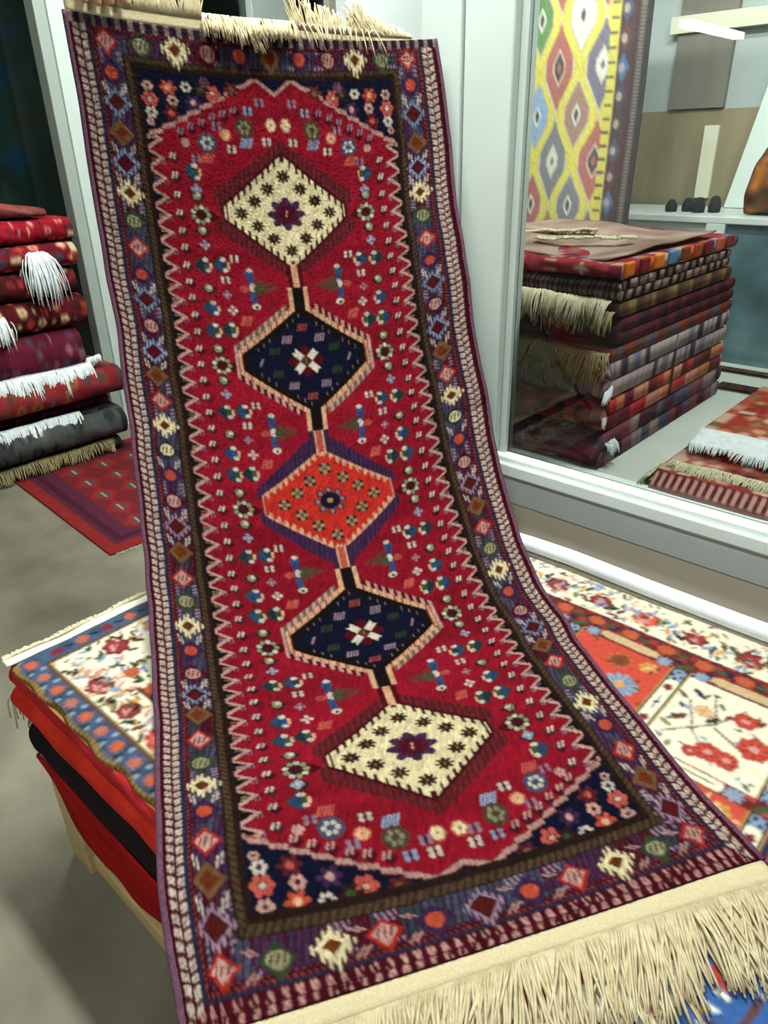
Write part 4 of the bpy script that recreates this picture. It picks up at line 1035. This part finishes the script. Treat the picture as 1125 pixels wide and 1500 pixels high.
Fs = [list(map(int, t)) for t in q]+[list(map(int, idx[0][::-1])), list(map(int, idx[-1]))]
mesh_obj('rolled_cloth', V, Fs, M_fold, rl, True, weave(nL, nT, .84, .7, [(110,70,50),(200,120,40),(80,90,60),(150,110,80),(60,40,36)], 61, 'tribal', .05))
wb = MB(); wb.v = [(-1.16, 3.36, 1.192), (-.98, 3.36, 1.192), (-.80, 3.42, 1.95), (-1.03, 3.42, 1.95), (-1.16, 3.38, 1.192), (-.98, 3.38, 1.192), (-.80, 3.44, 1.95), (-1.03, 3.44, 1.95)]
wb.f = [[0,1,2,3],[7,6,5,4],[0,4,5,1],[1,5,6,2],[2,6,7,3],[3,7,4,0]]
tag(wb.build('reflection_board', M_pvc, None, bevel=.004), 'white slanted board standing in for a reflection in the showcase glass', 'board')  # solid white piece added in place of a slanted glass reflection
# small dark bottles / tools on the cabinet
for i, x in enumerate((-1.16, -1.105, -1.05, -1.0)):
    mbb = MB().tube([(x-.12, 3.12+.03*(i % 2), 1.19), (x-.12, 3.12+.03*(i % 2), 1.21), (x-.12, 3.12+.03*(i % 2), 1.222+.006*i), (x-.12, 3.12+.03*(i % 2), 1.235+.005*i)], [.022, .024, .018, .01], 14)
    tag(mbb.build('dark_jar', M_sleeve, None, True), 'small dark jar in a row on the cabinet behind the pile', 'jar', 'dark jars on the cabinet')
# ------------------------------------------------------------------ left side
XC = -3.9
w2 = thing('window_2', (XC, 1.9, 0), 'w', 'w'); del w2['label'], w2['category']; struct(w2)
MB().box(XC-.08, XC, 1.96, 2.175, 0, 2.9).build('window_post', M_post, w2, bevel=.006)
MB().box(XC-.1, XC-.012, 1.90, 1.959, 0, 2.9).build('window_frame', M_pvc2, w2, bevel=.004)
MB().box(XC-.09, XC-.02, 2.176, 2.20, 0, 2.9).build('window_frame', M_pvc2, w2)
MB().box(XC-.6, XC-.594, -4, 2.95, 0, 2.9).build('window_pane', M_darkglass, w2)
struct(MB().box(XC-1.6, XC-1.5, -4, 5.3, 0, 3.2).build('wall_left', M_dark))
w3 = thing('window_3', (XC, 3.3, 0), 'w', 'w'); del w3['label'], w3['category']; struct(w3)
MB().box(XC-.08, XC, 3.18, 3.50, 0, 2.9).build('window_post', M_post, w3, bevel=.006)
MB().box(XC-.06, XC-.054, 2.2, 3.18, 0, 2.9).build('window_pane', M_darkglass, w3)
MB().box(XC-.06, XC-.054, 3.5, 3.8, 0, 2.9).build('window_pane', M_darkglass, w3)
struct(MB().box(XC-.06, XC, 3.80, 5.3, 0, 2.9).build('wall_side', M_beige))
# dark carpets hanging behind the dark glass
def hang(x, y0, y1, z0, z1, pal, seed, label, motif=.12):
    n, m_ = 60, 80
    def f(u, v): return (x+.012*math.sin(u*14+seed), y0+(y1-y0)*u, z0+(z1-z0)*v), (1, 0, 0)
    t = thing('hanging_carpet', (x, (y0+y1)/2, z0), label, 'rug')
    col_strip('woven_cloth', f, n, m_, t, np.concatenate([weave(m_+1, n+1, z1-z0, y1-y0, pal, seed, 'tribal', motif).reshape(-1, 3)]*2), .008)
hang(XC-.9, 1.72, 2.9, 0, 2.7, [(60,78,74),(44,54,70),(80,98,90),(40,84,124),(84,66,62)], 71, 'dark blue carpet hanging behind the dark glass nearest the white post', .22)
hang(XC-.86, .5, 1.68, 0, 2.7, [(92,108,98),(76,88,92),(110,130,120),(116,96,88)], 72, 'dark green grey carpet hanging behind the dark glass at the far left', .2)
GL = 'rugs folded in the pile at the left'
def lr(z0, h, layers, pal, seed, label, y1=1.74, x=-3.6, kind='tribal', motif=.08, y0=.45, depth=.7, **k):
    return folded_rug('folded_rug', (x, y0, z0), (0, 1, 0), (-1, 0, 0), y1-y0, depth, z0, h, layers, pal, seed, label, GL, kind, motif*.55, nw=280, **k)
pr_ = [(110,26,36),(196,120,110),(50,24,34),(60,56,76),(170,60,56),(200,180,140)]
l0 = lr(.012, .075, 2, [(60,56,50),(96,90,78),(40,38,36)], 80, 'thin dark rug with a worn fringe, bottom of the left pile', 1.74, -3.58)
edge_fringe(l0, (-3.57, .45, .08), (-3.57, 1.70, .08), (1, 0, -.6), .06, M_olive_fr, 260, 1., .003, 81, zfloor=.01)
l1 = lr(.089, .17, 1, [(70,72,70),(40,48,54),(104,100,92),(30,36,36),(86,84,84)], 82, 'thick grey and black folded rug, second from the floor in the left pile', 1.77, -3.56, motif=.16)
edge_fringe(l1, (-3.57, .45, .27), (-3.57, 1.55, .27), (1, 0, -.25), .07, M_white_fr, 420, .9, .004, 83)
l2 = lr(.262, .05, 1, [(60,20,30),(84,30,40),(40,18,26)], 84, 'thin dark maroon folded rug above the grey one in the left pile', 1.74, -3.6)
l3 = lr(.314, .16, 1, [(130,40,44),(150,96,50),(70,50,70),(170,110,100),(96,60,44),(60,66,50)], 85, 'red and brown patterned folded rug with a tan end, under the wide white fringe', 1.80, -3.56, motif=.14)
edge_fringe(l3, (-3.58, .45, .50), (-3.58, 1.66, .50), (1, 0, -.2), .09, M_white_fr, 520, .9, .0045, 86)
edge_fringe(l3, (-3.60, 1.58, .505), (-3.60, 1.72, .52), (.8, .3, .5), .05, M_white_fr, 160, .8, .003, 87, fan=.8)
l4 = lr(.476, .21, 2, [(92,28,44),(110,60,76),(60,30,44),(130,90,96),(70,60,80)], 88, 'mauve maroon rug loosely rolled over on itself in the middle of the left pile', 1.64, -3.60, motif=.09)
l5 = lr(.688, .15, 2, [(84,24,30),(196,176,130),(50,26,28),(150,60,40),(30,28,34)], 89, 'dark red folded rug with square cream motifs above white tassels in the left pile', 1.70, -3.6, motif=.1)
for yy in (1.02, 1.13, 1.25):
    edge_fringe(l5, (-3.585, yy-.05, .80), (-3.585, yy+.05, .80), (1, 0, -.3), .10, M_white_fr, 150, 1.1, .0035, int(yy*100), fan=.45)
l6 = lr(.84, .13, 2, [(66,24,28),(206,190,150),(150,50,44),(40,24,26),(120,40,40)], 90, 'blackish red rug with cream stars, fourth from the top of the left pile', 1.68, -3.6, motif=.09)
l7 = lr(.972, .11, 2, pr_, 91, 'rose patterned folded rug with a white tassel hanging from its end, left pile', 1.70, -3.58, motif=.12)
edge_fringe(l7, (-3.56, 1.47, 1.05), (-3.56, 1.53, 1.05), (1, .1, -.2), .15, M_white_fr, 170, 1.1, .003, 93, fan=.6)
l8 = lr(1.084, .105, 2, [(140,24,36),(190,110,110),(60,24,30),(200,170,140),(50,44,60)], 94, 'crimson folded rug second from the top of the left pile', 1.72, -3.6, motif=.08)
l9 = lr(1.191, .11, 1, [(128,66,62),(150,84,74),(106,80,78),(96,50,50)], 95, 'dusty pink rug heaped on the very top of the left pile', 1.62, -3.62, motif=.12, droop=.07, sag=.01)
# red mat on the floor
mt = thing('floor_mat', (-3.0, 1.3, 0), 'small dark red mat lying flat on the concrete, partly under the left pile', 'rug')
mq = [(-3.75, 1.17), (-2.54, 1.10), (-2.50, 1.80), (-3.66, 2.02)]
def matf(u, v):
    a_ = Vector(mq[0]).lerp(Vector(mq[1]), u); b_ = Vector(mq[3]).lerp(Vector(mq[2]), u); p = a_.lerp(b_, v); return (p.x, p.y, .009+.001*wob(u*3+v, 2)), (0, 0, 1)
nn, mm = 150, 100; cvm = Canvas(np.linspace(0, 1.25, nn+1), np.linspace(0, .8, mm+1), lin((118, 36, 34)))
mmn = np.minimum(np.minimum(cvm.X, 1.25-cvm.X), np.minimum(cvm.Y, .8-cvm.Y))
cvm.C[(mmn > .06) & (mmn < .17)] = lin((74, 34, 50)); cvm.C[(mmn > .085) & (mmn < .12)] = lin((62, 26, 40)); cvm.C[mmn > .17] = lin((96, 34, 36))
for i in range(5):
    for j in range(3):
        cvm.rhomb(.28+.19*i, .25+.15*j, .095, .07, lin((128, 32, 32))); cvm.rhomb(.28+.19*i, .25+.15*j, .06, .04, lin((78, 58, 58))); cvm.line(.25+.19*i, .25+.15*j, .31+.19*i, .25+.15*j, .008, lin((150, 140, 120)))
cvm.C *= (.85+.3*RNG.rand(mm+1, nn+1))[..., None]
col_strip('woven_cloth', matf, nn, mm, mt, np.concatenate([cvm.C.reshape(-1, 3)]*2), .007)
edge_fringe(mt, (-2.53, 1.12, .006), (-2.50, 1.78, .006), (1, 0, 0), .02, M_cream_fr, 90, 0, .0012, 97, zfloor=.001)
# ------------------------------------------------------------------ the holder's hand
hp = rugP(np.array(-.35), np.array(-.62)); hp = Vector(hp.tolist())
hand = thing('person', hp+Vector((0, 0, .06)), 'person above the frame, fingertips holding the top left corner of the runner', 'person')
nrm = Vector(rugN(np.array(-.35), np.array(-.3)).tolist()); alg = Vector((.39, .92, 0)).normalized(); upv = Vector((0, 0, 1))
def skin_mesh(name, verts, edges, radii, mat, parent, lvl=2):
    me = bpy.data.meshes.new(name); me.from_pydata([tuple(v) for v in verts], edges, []); o = bpy.data.objects.new(name, me); COL.objects.link(o)
    me.materials.append(mat); sk = o.modifiers.new('skin', 'SKIN'); sk.use_smooth_shade = True
    for i, r in enumerate(radii): me.skin_vertices[0].data[i].radius = (r, r)
    me.skin_vertices[0].data[0].use_root = True
    sb = o.modifiers.new('sub', 'SUBSURF'); sb.levels = lvl; sb.render_levels = lvl
    o.parent = parent; o.matrix_parent_inverse = Matrix.Translation(-Vector(parent.location)); return o
pv, pe, prr = [], [], []
def addv(p, r, par=None):
    pv.append(Vector(p)); prr.append(r)
    if par is not None: pe.append((par, len(pv)-1))
    return len(pv)-1
C0 = hp-nrm*.05+upv*.045+alg*.03
wr = addv(C0-nrm*.05+upv*.05, .026); pm = addv(C0-nrm*.02+upv*.03, .03, wr)
for i, (da, L) in enumerate(((-.034, .9), (-.012, 1.0), (.011, .95), (.033, .8))):
    k1 = addv(C0+alg*da+upv*.018+nrm*.012, .0105, pm)
    k2 = addv(C0+alg*da*1.05+nrm*(.05)+upv*.006*L, .0095, k1)
    k3 = addv(C0+alg*da*1.08+nrm*(.068)-upv*(.018*L), .0088, k2)
    k4 = addv(C0+alg*da*1.08+nrm*(.062)-upv*(.038*L), .0075, k3)
t1 = addv(C0+alg*.04+upv*.0-nrm*.01, .013, pm); t2 = addv(C0+alg*.045-upv*.025+nrm*.012, .0105, t1); t3 = addv(C0+alg*.03-upv*.045+nrm*.028, .0085, t2)
fa = addv(C0-nrm*.2+upv*.16, .036, wr)
skin_mesh('hand', pv, pe, prr, M_skin, hand)
MB().tube([C0-nrm*.11+upv*.095, C0-nrm*.2+upv*.16, C0-nrm*.34+upv*.24, C0-nrm*.48+upv*.30], [.046, .05, .058, .066], 20).build('sleeve', M_sleeve, hand, True)
# ------------------------------------------------------------------ ceiling and lamps
struct(MB().box(-14, 6, -10, 6, 3.2, 3.3).build('ceiling', M_wall))
KEY = 100
def lamp(x, y, ang=0, L=1.2, label='', power=60, z=3.12):
    t = thing('ceiling_lamp', (x, y, z), label, 'lamp', 'fluorescent ceiling lamps')
    ca, sa = math.cos(ang), math.sin(ang)
    def bx(name, l, w, z0, z1, mat, ox=0):
        c4 = [(-l/2+ox, -w/2), (l/2+ox, -w/2), (l/2+ox, w/2), (-l/2+ox, w/2)]
        mb = MB(); mb.v = [(x+a_*ca-b_*sa, y+a_*sa+b_*ca, zz) for zz in (z0, z1) for a_, b_ in c4]
        mb.f = [[3,2,1,0],[4,5,6,7],[0,1,5,4],[1,2,6,5],[2,3,7,6],[3,0,4,7]]; return mb.build(name, mat, t)
    bx('housing', L*1.04, .2, z+.02, z+.08, M_lampwhite); bx('diffuser', L*.49, .16, z-(.07 if L > 2 else .01), z+.019, M_lamp, -L*.25); bx('diffuser', L*.49, .16, z-(.07 if L > 2 else .01), z+.019, M_lamp, L*.25)
    ld = bpy.data.lights.new('tube_light', 'AREA'); ld.shape = 'RECTANGLE'; ld.size = L; ld.size_y = .16; ld.energy = power; ld.color = (.95, 1., .95)
    lo = bpy.data.objects.new('tube_light', ld); COL.objects.link(lo); lo.location = (x, y, z-.03); lo.rotation_euler = (0, 0, ang)
#@@LAMPS
lamp(-1.2, 1.15, 0, 1.2, 'white fluorescent lamp on the ceiling above the bench', KEY)
lamp(.6, -1.2, 0, 1.2, 'added fluorescent fill lamp on the ceiling behind the viewer', 58)  # unseen lamp added as front fill for the upright faces
lamp(-2.7, 1.9, 0, 1.2, 'added fluorescent fill lamp above the floor beside the left pile', 45)  # unseen lamp added to brighten the left pile
lamp(-5.3, -10.3, math.pi/2, 2.3, 'white fluorescent lamp mirrored in the showcase glass', 60, 3.0)
lamp(-.35, 1.95, 0, 1.2, 'added fluorescent fill lamp inside the showcase', 42)  # unseen lamp added to lift the rugs behind the glass
wd = bpy.data.worlds.new('world'); sc.world = wd; wd.use_nodes = True
wd.node_tree.nodes['Background'].inputs[0].default_value = (.75, .85, .78, 1); wd.node_tree.nodes['Background'].inputs[1].default_value = .31
sc.view_settings.view_transform = 'Standard'; sc.view_settings.look = 'None'; sc.view_settings.gamma = 1; sc.view_settings.use_curve_mapping = False
sc.view_settings.exposure = -0.02
